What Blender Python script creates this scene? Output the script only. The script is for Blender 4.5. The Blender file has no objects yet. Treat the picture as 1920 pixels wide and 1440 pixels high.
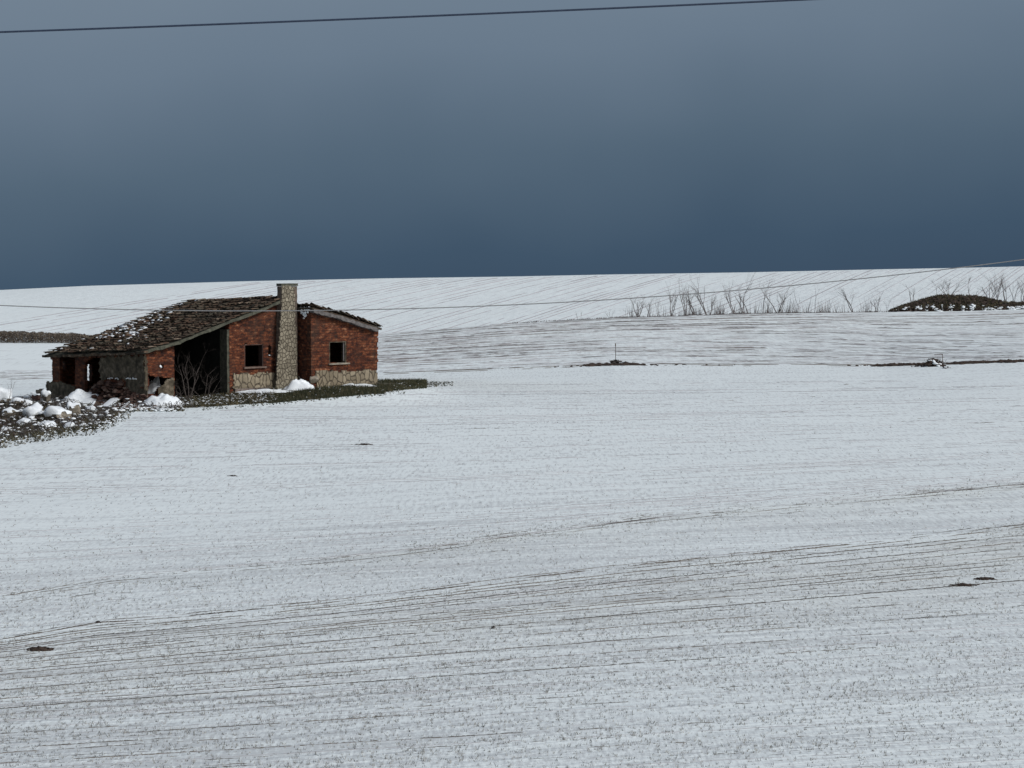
import bpy, bmesh, math, random
import numpy as np
from math import radians, sin, cos, tan, atan, pi
from mathutils import Vector
rng = np.random.default_rng(11)
random.seed(11)
scene = bpy.context.scene

# ------------------------------------------------------------------ camera
FP, ZC = 4158.0, 7.2                       # focal length in photo pixels, eye height
PITCH = atan(260 / FP)
cam_d = bpy.data.cameras.new('camera')
cam_o = bpy.data.objects.new('camera', cam_d)
scene.collection.objects.link(cam_o)
cam_d.sensor_width = 36
cam_d.lens = FP / 1920 * 36
cam_d.clip_start = 0.5
cam_d.clip_end = 20000
cam_o.location = (0, 0, ZC)
cam_o.rotation_euler = (pi / 2 - PITCH, 0, 0)
scene.camera = cam_o

# ------------------------------------------------------------------ render look
scene.view_settings.view_transform = 'Standard'
scene.view_settings.look = 'None'
scene.view_settings.gamma = 1
scene.view_settings.exposure = 0.0

# ------------------------------------------------------------------ sun and sky
SUN_EL, SUN_AZ = radians(36), radians(128)      # azimuth clockwise from +Y: behind the camera, to the right
sd = bpy.data.lights.new('sun', 'SUN')
sd.energy = 2.1
sd.angle = radians(12)
sd.color = (1.0, 0.99, 0.975)
so = bpy.data.objects.new('sun', sd)
scene.collection.objects.link(so)
sv = Vector((sin(SUN_AZ) * cos(SUN_EL), cos(SUN_AZ) * cos(SUN_EL), sin(SUN_EL)))
so.rotation_euler = sv.to_track_quat('Z', 'Y').to_euler()

world = bpy.data.worlds.new('World')
scene.world = world
world.use_nodes = True


class NT:
    """small helper to wire shader nodes"""
    def __init__(self, nt):
        self.t = nt
        nt.nodes.clear()

    def n(self, typ, **kw):
        nd = self.t.nodes.new(typ)
        for k, v in kw.items():
            if k.startswith('i_'):
                key = k[2:]
                key = int(key) if key.isdigit() else key.replace('_', ' ')
                self.put(nd.inputs[key], v)
            else:
                setattr(nd, k, v)
        return nd

    def put(self, sock, v):
        if isinstance(v, bpy.types.NodeSocket):
            self.t.links.new(v, sock)
        elif isinstance(v, bpy.types.Node):
            self.t.links.new(v.outputs[0], sock)
        else:
            if isinstance(v, tuple) and len(v) == 3 and sock.type == 'RGBA':
                v = (*v, 1)
            sock.default_value = v

    def math(self, op, a, b=0.0, c=None, clamp=False):
        nd = self.t.nodes.new('ShaderNodeMath')
        nd.operation = op
        nd.use_clamp = clamp
        self.put(nd.inputs[0], a)
        self.put(nd.inputs[1], b)
        if c is not None:
            self.put(nd.inputs[2], c)
        return nd.outputs[0]

    def mix(self, f, a, b):
        nd = self.t.nodes.new('ShaderNodeMix')
        nd.data_type = 'RGBA'
        self.put(nd.inputs[0], f)
        self.put(nd.inputs[6], a)
        self.put(nd.inputs[7], b)
        return nd.outputs[2]

    def ramp(self, f, stops, interp='LINEAR'):
        nd = self.t.nodes.new('ShaderNodeValToRGB')
        cr = nd.color_ramp
        cr.interpolation = interp
        while len(cr.elements) < len(stops):
            cr.elements.new(0.5)
        for e, (p, c) in zip(cr.elements, stops):
            e.position = p
            e.color = (*c, 1) if len(c) == 3 else c
        self.put(nd.inputs[0], f)
        return nd.outputs[0]

    def noise(self, vec, scale=1.0, detail=4.0, rough=0.55, dist=0.0):
        nd = self.t.nodes.new('ShaderNodeTexNoise')
        if vec is not None:
            self.put(nd.inputs['Vector'], vec)
        nd.inputs['Scale'].default_value = scale
        nd.inputs['Detail'].default_value = detail
        nd.inputs['Roughness'].default_value = rough
        nd.inputs['Distortion'].default_value = dist
        return nd.outputs[0]

    def scale(self, vec, s, rot=0.0):
        nd = self.t.nodes.new('ShaderNodeMapping')
        self.put(nd.inputs[0], vec)
        nd.inputs['Scale'].default_value = s
        nd.inputs['Rotation'].default_value = (0, 0, rot)
        return nd.outputs[0]


def build_world():
    w = NT(world.node_tree)
    tc = w.n('ShaderNodeTexCoord').outputs['Generated']
    sep = w.n('ShaderNodeSeparateXYZ', i_0=tc)
    sky = w.n('ShaderNodeTexSky', sky_type='NISHITA')
    sky.sun_disc = False
    sky.sun_elevation = SUN_EL
    sky.sun_rotation = SUN_AZ
    sky.air_density = 1.0
    sky.dust_density = 3.0
    hs = w.n('ShaderNodeHueSaturation', i_Color=sky.outputs[0])
    hs.inputs['Saturation'].default_value = 0.62
    hs.inputs['Value'].default_value = 1.0
    bright = w.n('ShaderNodeBackground', i_Color=hs.outputs[0])
    bright.inputs[1].default_value = SKY_STRENGTH
    # the storm bank low over the hill: greyer and paler higher up, slate blue lower down
    z = sep.outputs[2]
    soft = w.noise(w.scale(tc, (9, 9, 13)), 1.0, 2.0, 0.45)
    veil = w.noise(w.scale(tc, (16, 16, 5)), 1.0, 3.0, 0.5, 0.3)
    soft2 = w.noise(w.scale(tc, (3.2, 3.2, 6)), 1.0, 2.0, 0.4)
    e = w.math('MULTIPLY_ADD', w.math('SUBTRACT', soft, 0.5), 0.035, z)
    e = w.math('MULTIPLY_ADD', sep.outputs[0], -0.075, e)
    e = w.math('ADD', e, w.math('MULTIPLY', w.math('SUBTRACT', soft2, 0.5), 0.04))
    e = w.math('MULTIPLY_ADD', w.math('SUBTRACT', veil, 0.5), 0.010, e)
    f = w.n('ShaderNodeMapRange', i_Value=e)
    f.inputs[1].default_value = -0.03
    f.inputs[2].default_value = 0.13
    col = w.ramp(f.outputs[0], [(0.0, (0.044, 0.076, 0.122)), (0.16, (0.052, 0.090, 0.140)),
                                (0.43, (0.089, 0.136, 0.190)), (0.74, (0.141, 0.194, 0.259)), (1.0, (0.170, 0.225, 0.290))])
    storm = w.n('ShaderNodeBackground', i_Color=col)
    storm.inputs[1].default_value = 1.0
    # storm fills the low sky ahead; overhead and behind the camera the cloud is thinner and bright
    up = w.n('ShaderNodeMapRange', i_Value=z, interpolation_type='SMOOTHSTEP')
    up.inputs[1].default_value = 0.16
    up.inputs[2].default_value = 0.42
    back = w.n('ShaderNodeMapRange', i_Value=sep.outputs[1], interpolation_type='SMOOTHSTEP')
    back.inputs[1].default_value = 0.55
    back.inputs[2].default_value = -0.1
    fac = w.math('MAXIMUM', up.outputs[0], back.outputs[0])
    ms = w.n('ShaderNodeMixShader', i_0=fac, i_1=storm.outputs[0], i_2=bright.outputs[0])
    w.n('ShaderNodeOutputWorld', i_Surface=ms.outputs[0])


SKY_STRENGTH = 0.085
build_world()

# ------------------------------------------------------------------ photo geometry helpers
CAM = np.array([0, 0, ZC])
FW = np.array([0, cos(PITCH), -sin(PITCH)])
UP = np.array([0, sin(PITCH), cos(PITCH)])
RT = np.array([1.0, 0, 0])


def ray(px, py):
    return FW * FP + RT * (px - 960) + UP * (720 - py)


def proj(P):
    P = np.atleast_2d(P) - CAM
    d = P @ FW
    return 960 + FP * (P @ RT) / d, 720 - FP * (P @ UP) / d


def on_plane(px, py, o, n):
    d = ray(px, py)
    return CAM + d * (np.dot(np.asarray(o) - CAM, n) / np.dot(d, n))


def slope_of(py):
    py = np.asarray(py, float)
    return (-sin(PITCH) * FP + (720 - py) * cos(PITCH)) / (cos(PITCH) * FP + (720 - py) * sin(PITCH))


# value noise used for irregular shapes
_perm = rng.random((256, 256))


def vnoise(x, y, seed=0):
    x = np.asarray(x, float) + seed * 17.3
    y = np.asarray(y, float) + seed * 9.1
    xi = np.floor(x).astype(int)
    yi = np.floor(y).astype(int)
    fx = x - xi
    fy = y - yi
    fx = fx * fx * (3 - 2 * fx)
    fy = fy * fy * (3 - 2 * fy)
    g = lambda a, b: _perm[a % 256, b % 256]
    return (g(xi, yi) * (1 - fx) + g(xi + 1, yi) * fx) * (1 - fy) + (g(xi, yi + 1) * (1 - fx) + g(xi + 1, yi + 1) * fx) * fy


def fbm(x, y, seed=0, oct=4):
    r = 0
    a = 0.5
    for k in range(oct):
        r = r + a * vnoise(np.asarray(x) * 2 ** k, np.asarray(y) * 2 ** k, seed + k)
        a *= 0.5
    return r / (1 - 0.5 ** oct)


# ------------------------------------------------------------------ terrain shape
KPX = np.array([0., 170., 480., 720., 960., 1150., 1400., 1660., 1800., 1920.])
PY_EDGE = [712, 709, 705, 699, 690, 682, 683, 684, 680, 676]        # edge of the near field
PY_CREST = [643, 642, 636, 626, 606, 596, 588, 585, 583, 579]       # crest of the middle field
Y_CREST = [166, 168, 174, 180, 187, 194, 202, 209, 212, 214]
PY_FOOT = [652, 650, 645, 640, 632, 626, 618, 610, 606, 602]        # foot of the far hill (hidden)
PY_MID = [586, 584, 578, 574, 568, 563, 556, 549, 545, 541]
PY_SKY = [544.5, 536.5, 527.5, 522.5, 519, 515, 511, 505, 502.5, 499.5]


def control(px):
    """(Y, z) control points of the ground profile in the direction of photo column px"""
    px = np.atleast_1d(px).astype(float)
    ip = lambda arr: np.interp(px, KPX, arr)
    one = np.ones_like(px)
    Ys, Zs = [], []

    def add(Y, z):
        Ys.append(Y * one)
        Zs.append(z * one)
    add(0, 0.3)
    add(26, 0.0)
    add(60, 0.0)
    add(100, 0.0)
    Ye = np.interp(px, KPX, [132, 132, 132, 133, 135, 137, 138, 138, 137, 136])
    add(Ye, ZC + slope_of(ip(PY_EDGE)) * Ye)
    Yc = ip(Y_CREST)
    zc_ = ZC + slope_of(ip(PY_CREST)) * Yc
    Ym = 0.5 * (Ye + Yc)
    pm = 0.53 * ip(PY_EDGE) + 0.47 * ip(PY_CREST)
    pm = ip(PY_CREST) + (ip(PY_EDGE) - ip(PY_CREST)) * 0.41
    add(Ym, ZC + slope_of(pm) * Ym)
    add(Yc, zc_)
    add(Yc + 35, zc_ - 2.6)
    add(300, ZC + slope_of(ip(PY_FOOT)) * 300)
    add(375, ZC + slope_of(ip(PY_MID)) * 375)
    add(450, ZC + slope_of(ip(PY_SKY)) * 450)
    add(500, ZC + slope_of(ip(PY_SKY)) * 450 - 1.4)
    add(700, -14)
    add(7000, -330)
    return np.array(Ys), np.array(Zs)


TH0 = radians(13.6)


def gz(X, Y, bump=True):
    X = np.asarray(X, float)
    Y = np.asarray(Y, float)
    shp = np.broadcast(X, Y).shape
    X = np.broadcast_to(X, shp).ravel()
    Y = np.broadcast_to(Y, shp).ravel()
    th = np.arctan2(X, Y)
    r = np.hypot(X, Y)
    yk = r * np.cos(np.minimum(np.abs(th), TH0))
    px = 960 + FP * np.tan(np.clip(th, -TH0, TH0))
    Ks, Zs = control(px)
    n = Ks.shape[0]
    # monotone-ish cubic hermite
    h = np.diff(Ks, axis=0)
    dl = np.diff(Zs, axis=0) / h
    m = np.zeros_like(Zs)
    m[1:-1] = (dl[:-1] * h[1:] + dl[1:] * h[:-1]) / (h[1:] + h[:-1])
    m[0] = dl[0]
    m[-1] = dl[-1]
    idx = np.clip((Ks <= yk[None]).sum(0) - 1, 0, n - 2)
    c = np.arange(len(yk))
    hh = h[idx, c]
    t = np.clip((yk - Ks[idx, c]) / hh, 0, 1)
    z = ((1 + 2 * t) * (1 - t) ** 2 * Zs[idx, c] + t * (1 - t) ** 2 * hh * m[idx, c]
         + t * t * (3 - 2 * t) * Zs[idx + 1, c] + t * t * (t - 1) * hh * m[idx + 1, c])
    if bump:
        z = z + 0.60 * np.exp(-((X + 9.2) / 5.2) ** 4 - ((Y - 107.0) / 7.0) ** 4)
        z = z + 0.62 * np.exp(-((X + 21.5) / 3.2) ** 2 - ((Y - 93.5) / 4.2) ** 2)
        near = np.clip((Y - 20) / 10, 0, 1) * np.clip((125 - Y) / 10, 0, 1)
        z = z + near * 0.10 * (fbm(X / 9, Y / 9, 3, 2) - 0.5)
    return z.reshape(shp) if shp else float(z[0])


def hit(px, py, y0=26.0, y1=460.0):
    """first ground point seen at a photo pixel"""
    d = ray(px, py)
    ts = np.linspace(y0, y1, 4000)
    X = d[0] / d[1] * ts
    Z = ZC + d[2] / d[1] * ts
    g = gz(X, ts)
    k = np.argmax(Z < g)
    if not (Z < g).any():
        k = np.argmin(np.abs(Z - g))
    return np.array([X[k], ts[k], g[k]])


def at_dist(px, Y):
    """ground point in column px at distance Y"""
    X = (px - 960) / FP * (Y * cos(PITCH) + 7 * sin(PITCH))
    return np.array([X, Y, gz(X, Y)])


# ------------------------------------------------------------------ mesh helpers
class MB:
    def __init__(self):
        self.v = []
        self.f = []
        self.r = []          # one random shade per face
        self.uv = []
        self.n = 0

    def add(self, verts, faces, rnd=None):
        verts = np.asarray(verts, float).reshape(-1, 3)
        self.v.append(verts)
        for fc in faces:
            self.f.append(tuple(int(i) + self.n for i in fc))
        rv = random.random() if rnd is None else rnd
        self.r.extend([rv] * len(faces))
        self.n += len(verts)

    def box(self, c, ax, ay, az, rnd=None):
        """box from a corner-centre and three half-axis vectors"""
        c, ax, ay, az = map(lambda q: np.asarray(q, float), (c, ax, ay, az))
        vs = [c + sx * ax + sy * ay + sz * az for sz in (-1, 1) for sy in (-1, 1) for sx in (-1, 1)]
        self.add(vs, [(0, 2, 3, 1), (4, 5, 7, 6), (0, 1, 5, 4), (2, 6, 7, 3), (0, 4, 6, 2), (1, 3, 7, 5)], rnd)

    def tube(self, pts, rad, sides=5, rnd=None, cap=True):
        pts = np.asarray(pts, float)
        rad = np.broadcast_to(rad, (len(pts),))
        vs = []
        for i, p in enumerate(pts):
            d = pts[min(i + 1, len(pts) - 1)] - pts[max(i - 1, 0)]
            d = d / (np.linalg.norm(d) + 1e-9)
            a = np.cross(d, (0, 0, 1) if abs(d[2]) < 0.9 else (1, 0, 0))
            a /= np.linalg.norm(a)
            b = np.cross(d, a)
            for k in range(sides):
                q = 2 * pi * k / sides
                vs.append(p + rad[i] * (cos(q) * a + sin(q) * b))
        fs = []
        for i in range(len(pts) - 1):
            for k in range(sides):
                k2 = (k + 1) % sides
                fs.append((i * sides + k, i * sides + k2, (i + 1) * sides + k2, (i + 1) * sides + k))
        if cap:
            fs.append(tuple(range(sides))[::-1])
            fs.append(tuple((len(pts) - 1) * sides + k for k in range(sides)))
        self.add(vs, fs, rnd)

    def build(self, name, mat, parent=None, smooth=False, base=None):
        V = np.concatenate(self.v) if self.v else np.zeros((0, 3))
        off = np.zeros(3)
        if parent is not None:
            off = np.array(parent['_o'])
        elif base is not None:
            off = np.asarray(base, float)
        me = bpy.data.meshes.new(name)
        me.from_pydata((V - off).tolist(), [], self.f)
        at = me.attributes.new('rnd', 'FLOAT', 'FACE')
        at.data.foreach_set('value', np.array(self.r, dtype=np.float32))
        if self.uv:
            ul = me.uv_layers.new(name='UVMap')
            li = np.empty(len(me.loops), dtype=np.int32)
            me.loops.foreach_get('vertex_index', li)
            ul.data.foreach_set('uv', np.concatenate(self.uv)[li].astype(np.float32).ravel())
        me.materials.append(mat)
        if smooth:
            me.shade_smooth()
        o = bpy.data.objects.new(name, me)
        scene.collection.objects.link(o)
        if parent is not None:
            o.parent = parent
            o['_o'] = off.tolist()
        else:
            o.location = off
            o['_o'] = off.tolist()
        return o


def thing(name, label, cat, loc, group=None):
    o = bpy.data.objects.new(name, None)
    o.empty_display_size = 0.3
    scene.collection.objects.link(o)
    o.location = loc
    o['_o'] = list(map(float, loc))
    o['label'] = label
    o['category'] = cat
    if group:
        o['group'] = group
    return o


def tag(o, label=None, cat=None, group=None, kind=None):
    for k, v in (('label', label), ('category', cat), ('group', group), ('kind', kind)):
        if v:
            o[k] = v
    return o


def fast_mesh(name, V, F, mat, attrs=None, smooth=False, rnd=None):
    """mesh from numpy arrays of verts and same-size faces"""
    me = bpy.data.meshes.new(name)
    F = np.asarray(F, dtype=np.int32)
    k = F.shape[1]
    me.vertices.add(len(V))
    me.vertices.foreach_set('co', np.asarray(V, np.float32).ravel())
    me.loops.add(F.size)
    me.loops.foreach_set('vertex_index', F.ravel())
    me.polygons.add(len(F))
    me.polygons.foreach_set('loop_start', np.arange(0, F.size, k, dtype=np.int32))
    me.polygons.foreach_set('loop_total', np.full(len(F), k, dtype=np.int32))
    me.update(calc_edges=True)
    for nm, a in (attrs or {}).items():
        at = me.attributes.new(nm, 'FLOAT', 'POINT')
        at.data.foreach_set('value', np.asarray(a, np.float32))
    if rnd is not None:
        at = me.attributes.new('rnd', 'FLOAT', 'FACE')
        at.data.foreach_set('value', np.asarray(rnd, np.float32))
    me.materials.append(mat)
    if smooth:
        me.shade_smooth()
    o = bpy.data.objects.new(name, me)
    scene.collection.objects.link(o)
    return o


# ------------------------------------------------------------------ materials
def new_mat(name):
    m = bpy.data.materials.new(name)
    m.use_nodes = True
    return m, NT(m.node_tree)


def finish(w, col, rough=0.85, height=None, bstr=0.4, bdist=0.05, spec=0.3):
    b = w.n('ShaderNodeBsdfPrincipled', i_Base_Color=col, i_Roughness=rough)
    b.inputs['Specular IOR Level'].default_value = spec
    if height is not None:
        bp = w.n('ShaderNodeBump', i_Height=height)
        bp.inputs['Strength'].default_value = bstr
        bp.inputs['Distance'].default_value = bdist
        w.t.links.new(bp.outputs[0], b.inputs['Normal'])
    w.n('ShaderNodeOutputMaterial', i_Surface=b.outputs[0])


SNOW = (0.79, 0.865, 0.885)
SNOW2 = (0.72, 0.79, 0.815)
SOIL = (0.085, 0.070, 0.066)
SOIL2 = (0.150, 0.125, 0.110)
STRAW = (0.27, 0.25, 0.18)


def ground_mat(name, rot, layers, gain, cut, bump_d=0.05, speck=(9, 22), soil=SOIL, soil2=SOIL2, bstr=0.5, warp=1.0, speck_amt=0.6, line_amt=0.35):
    """snow over rows of soil. layers: (scale along row, scale across row, weight); 'bare' raises the soil share"""
    m, w = new_mat(name)
    co = w.n('ShaderNodeTexCoord').outputs['Object']
    wn = w.n('ShaderNodeTexNoise', i_Vector=co)
    wn.inputs['Scale'].default_value = 0.05
    wn.inputs['Detail'].default_value = 2
    wv = w.n('ShaderNodeVectorMath', operation='MULTIPLY_ADD', i_0=wn.outputs['Color'], i_1=(warp * 3, warp * 3, 0), i_2=co)
    rc = w.scale(wv.outputs[0], (1, 1, 1), rot)
    bare = w.n('ShaderNodeAttribute', attribute_name='bare').outputs['Fac']
    spk = w.n('ShaderNodeAttribute', attribute_name='speck').outputs['Fac']
    patch = w.n('ShaderNodeAttribute', attribute_name='patch').outputs['Fac']
    warm = w.n('ShaderNodeAttribute', attribute_name='warm').outputs['Fac']
    # thin wandering furrow lines: contour bands of noise stretched along the rows
    ms = None
    for k, (su, sv, wd) in enumerate(layers):
        nn = w.noise(w.scale(rc, (su, sv, 1 + k)), 1.0, 2.5, 0.55)
        br = w.noise(w.scale(rc, (su * 2.2, sv * 0.9, 5 + k)), 1.0, 3.0, 0.65)
        amt = w.math('MULTIPLY_ADD', br, 2.6, w.math('MULTIPLY_ADD', bare, 1.5, -cut))
        wid = w.math('MULTIPLY', w.math('MAXIMUM', amt, 0.0), wd)
        dd = w.math('SUBTRACT', wid, w.math('ABSOLUTE', w.math('SUBTRACT', nn, 0.5)))
        li = w.math('MULTIPLY', w.math('MULTIPLY', dd, gain / wd), w.math('MULTIPLY_ADD', br, 0.8, 0.35), clamp=True)
        ms = li if ms is None else w.math('MAXIMUM', ms, li)
    s1 = w.noise(w.scale(co, (speck[0], speck[1], 1)), 1.0, 3.0, 0.7)
    s1b = w.noise(w.scale(co, (speck[0] * 0.62, speck[1] * 0.36, 4)), 1.0, 2.0, 0.65)
    sy = w.n('ShaderNodeSeparateXYZ', i_0=co).outputs[1]
    fy = w.n('ShaderNodeMapRange', i_Value=sy, interpolation_type='SMOOTHSTEP')
    fy.inputs[1].default_value = 40
    fy.inputs[2].default_value = 75
    s1 = w.math('ADD', w.math('MULTIPLY', s1b, fy.outputs[0]), w.math('MULTIPLY', s1, w.math('SUBTRACT', 1.0, fy.outputs[0])))
    s2 = w.noise(w.scale(rc, (speck[0] * 0.006, speck[1] * 0.45, 1)), 1.0, 3.0, 0.6)
    sp = w.math('ADD', w.math('SUBTRACT', s1, 0.5), w.math('MULTIPLY', w.math('SUBTRACT', s2, 0.5), 0.55))
    sm = w.math('MULTIPLY', w.math('ADD', sp, w.math('MULTIPLY_ADD', spk, 0.30, -0.075)), 4.2, clamp=True)
    sm = w.math('MULTIPLY', sm, speck_amt)
    ms = w.math('MULTIPLY', ms, line_amt)
    mask = w.math('MAXIMUM', ms, w.math('MULTIPLY', sm, 0.3))
    # bare ground patch with ragged rim
    pn = w.noise(w.scale(co, (3.6, 1.6, 1)), 1.0, 6.0, 0.75)
    pm = w.math('MULTIPLY', w.math('ADD', w.math('SUBTRACT', pn, 0.5), w.math('MULTIPLY_ADD', patch, 1.0, -0.5)), 8.0, clamp=True)
    pm2 = w.math('MULTIPLY', pm, w.math('GREATER_THAN', patch, 0.02))
    big = w.noise(w.scale(rc, (0.015, 0.25, 1)), 1.0, 3.0, 0.5)
    fine = w.noise(w.scale(rc, (1.5, 3, 1)), 1.0, 4.0, 0.6)
    snow = w.mix(w.math('MULTIPLY', w.math('ADD', big, fine), 0.5), SNOW2, SNOW)
    sc = w.mix(w.noise(w.scale(rc, (0.7, 3, 1)), 1.0, 3.0), soil, soil2)
    sc = w.mix(w.math('MULTIPLY', warm, w.math('MULTIPLY_ADD', w.noise(w.scale(rc, (0.2, 0.9, 1)), 1.0, 2.0), 3.0, -1.0, clamp=True)), sc, STRAW)
    snow = w.mix(w.math('MULTIPLY', warm, 0.22), snow, (0.62, 0.62, 0.55))
    col = w.mix(sm, snow, (0.40, 0.425, 0.45))
    col = w.mix(ms, col, sc)
    dark = w.mix(w.noise(w.scale(co, (3, 3, 1)), 1.0, 4.0), (0.035, 0.036, 0.024), (0.10, 0.085, 0.055))
    col = w.mix(pm2, col, dark)
    fur = w.noise(w.scale(rc, (layers[1][0], layers[1][1] * 1.6, 9)), 1.0, 3.0, 0.6)
    hgt = w.math('SUBTRACT', w.math('ADD', w.math('MULTIPLY', fine, 0.5), w.math('MULTIPLY', fur, 2.2)), w.math('MULTIPLY', pm2, 0.6))
    finish(w, col, 0.8, hgt, bstr, bump_d, spec=0.2)
    return m


ROW = radians(17)
m_near = ground_mat('snow_over_rows', -ROW, [(0.07, 1.15, 0.030), (0.16, 2.6, 0.035), (0.03, 0.35, 0.012)], 1.0, 1.75, 0.05, speck=(15, 3.0))
m_mid = ground_mat('snow_over_furrows', -radians(4), [(0.012, 0.16, 0.030), (0.035, 0.42, 0.040), (0.1, 1.1, 0.05)], 0.9, 1.65, 0.12, speck=(7, 0.9), warp=2.0, speck_amt=0.4, line_amt=0.15)
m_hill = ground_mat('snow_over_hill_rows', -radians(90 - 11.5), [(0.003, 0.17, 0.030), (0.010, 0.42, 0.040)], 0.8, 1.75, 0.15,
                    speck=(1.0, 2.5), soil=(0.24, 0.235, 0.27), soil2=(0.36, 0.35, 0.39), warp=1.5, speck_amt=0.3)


def flat_mat(name, c1, c2, scale=4.0, rough=0.9, bd=0.03, aniso=(1, 1, 1), rnd=0.0, c3=None, detail=5.0):
    m, w = new_mat(name)
    co = w.n('ShaderNodeTexCoord').outputs['Object']
    n = w.noise(w.scale(co, aniso), scale, detail, 0.65)
    f = w.math('MULTIPLY_ADD', w.math('SUBTRACT', n, 0.5), 2.6, 0.5, clamp=True)
    if rnd:
        a = w.n('ShaderNodeAttribute', attribute_name='rnd').outputs['Fac']
        f = w.math('ADD', w.math('MULTIPLY', f, 1 - rnd), w.math('MULTIPLY', a, rnd))
    st = [(0.1, c1), (0.9, c2)] if c3 is None else [(0.05, c1), (0.55, c2), (0.95, c3)]
    col = w.ramp(f, st)
    finish(w, col, rough, n, 0.5, bd)
    return m


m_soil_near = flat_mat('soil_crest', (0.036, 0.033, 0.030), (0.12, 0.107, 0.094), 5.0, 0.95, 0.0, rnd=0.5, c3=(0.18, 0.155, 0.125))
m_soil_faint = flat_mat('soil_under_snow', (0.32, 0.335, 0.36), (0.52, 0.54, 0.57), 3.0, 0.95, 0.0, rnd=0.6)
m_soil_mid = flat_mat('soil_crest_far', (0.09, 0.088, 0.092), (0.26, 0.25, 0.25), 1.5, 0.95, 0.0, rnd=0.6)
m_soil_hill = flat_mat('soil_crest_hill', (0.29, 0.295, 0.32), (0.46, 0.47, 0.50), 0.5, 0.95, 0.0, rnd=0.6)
m_snow = flat_mat('snow', (0.66, 0.71, 0.76), (0.80, 0.85, 0.88), 5.0, 0.7, 0.03)
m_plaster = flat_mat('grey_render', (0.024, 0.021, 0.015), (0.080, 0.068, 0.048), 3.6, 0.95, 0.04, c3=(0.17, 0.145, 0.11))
m_moss = flat_mat('mossy_concrete', (0.030, 0.033, 0.025), (0.095, 0.095, 0.073), 5.0, 0.95, 0.03)
m_verge = flat_mat('grey_verge', (0.06, 0.057, 0.057), (0.15, 0.14, 0.137), 6.0, 0.9, 0.02)
m_dark = flat_mat('shade_black_inner_render', (0.004, 0.005, 0.005), (0.012, 0.013, 0.012), 2.0, 0.95, 0.02)  # near-black colour paints the indoor shade into inner walls and floor
m_earth = flat_mat('dark_earth', (0.016, 0.013, 0.012), (0.070, 0.050, 0.040), 4.0, 0.95, 0.05, rnd=0.4)
m_bark = flat_mat('bare_bark', (0.025, 0.021, 0.020), (0.09, 0.078, 0.072), 9.0, 0.95, 0.005, rnd=0.3)
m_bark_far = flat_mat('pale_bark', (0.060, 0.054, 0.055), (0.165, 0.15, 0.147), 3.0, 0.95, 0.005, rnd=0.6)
m_weed = flat_mat('weeds', (0.014, 0.017, 0.012), (0.055, 0.052, 0.034), 3.0, 0.9, 0.0, rnd=0.7, c3=(0.16, 0.13, 0.07))
m_sprout = flat_mat('sprouts', (0.12, 0.125, 0.125), (0.36, 0.36, 0.34), 3.0, 0.9, 0.0, rnd=0.8)
m_stone = flat_mat('field_stone', (0.09, 0.083, 0.07), (0.30, 0.27, 0.22), 3.5, 0.95, 0.05, rnd=0.35)
m_rubble = flat_mat('brick_rubble', (0.020, 0.014, 0.013), (0.070, 0.036, 0.028), 3.0, 0.95, 0.03, rnd=0.7, c3=(0.17, 0.135, 0.115))
m_wire = flat_mat('cable_sheath', (0.016, 0.028, 0.055), (0.028, 0.042, 0.075), 30.0, 0.6, 0.0)
m_wire2 = flat_mat('weathered_aluminium', (0.15, 0.155, 0.16), (0.22, 0.225, 0.23), 30.0, 0.6, 0.0)
m_wood = flat_mat('weathered_wood', (0.05, 0.043, 0.038), (0.15, 0.13, 0.115), 10.0, 0.9, 0.005)
m_slab = flat_mat('old_timber', (0.07, 0.055, 0.05), (0.20, 0.17, 0.15), 6.0, 0.9, 0.01)


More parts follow.
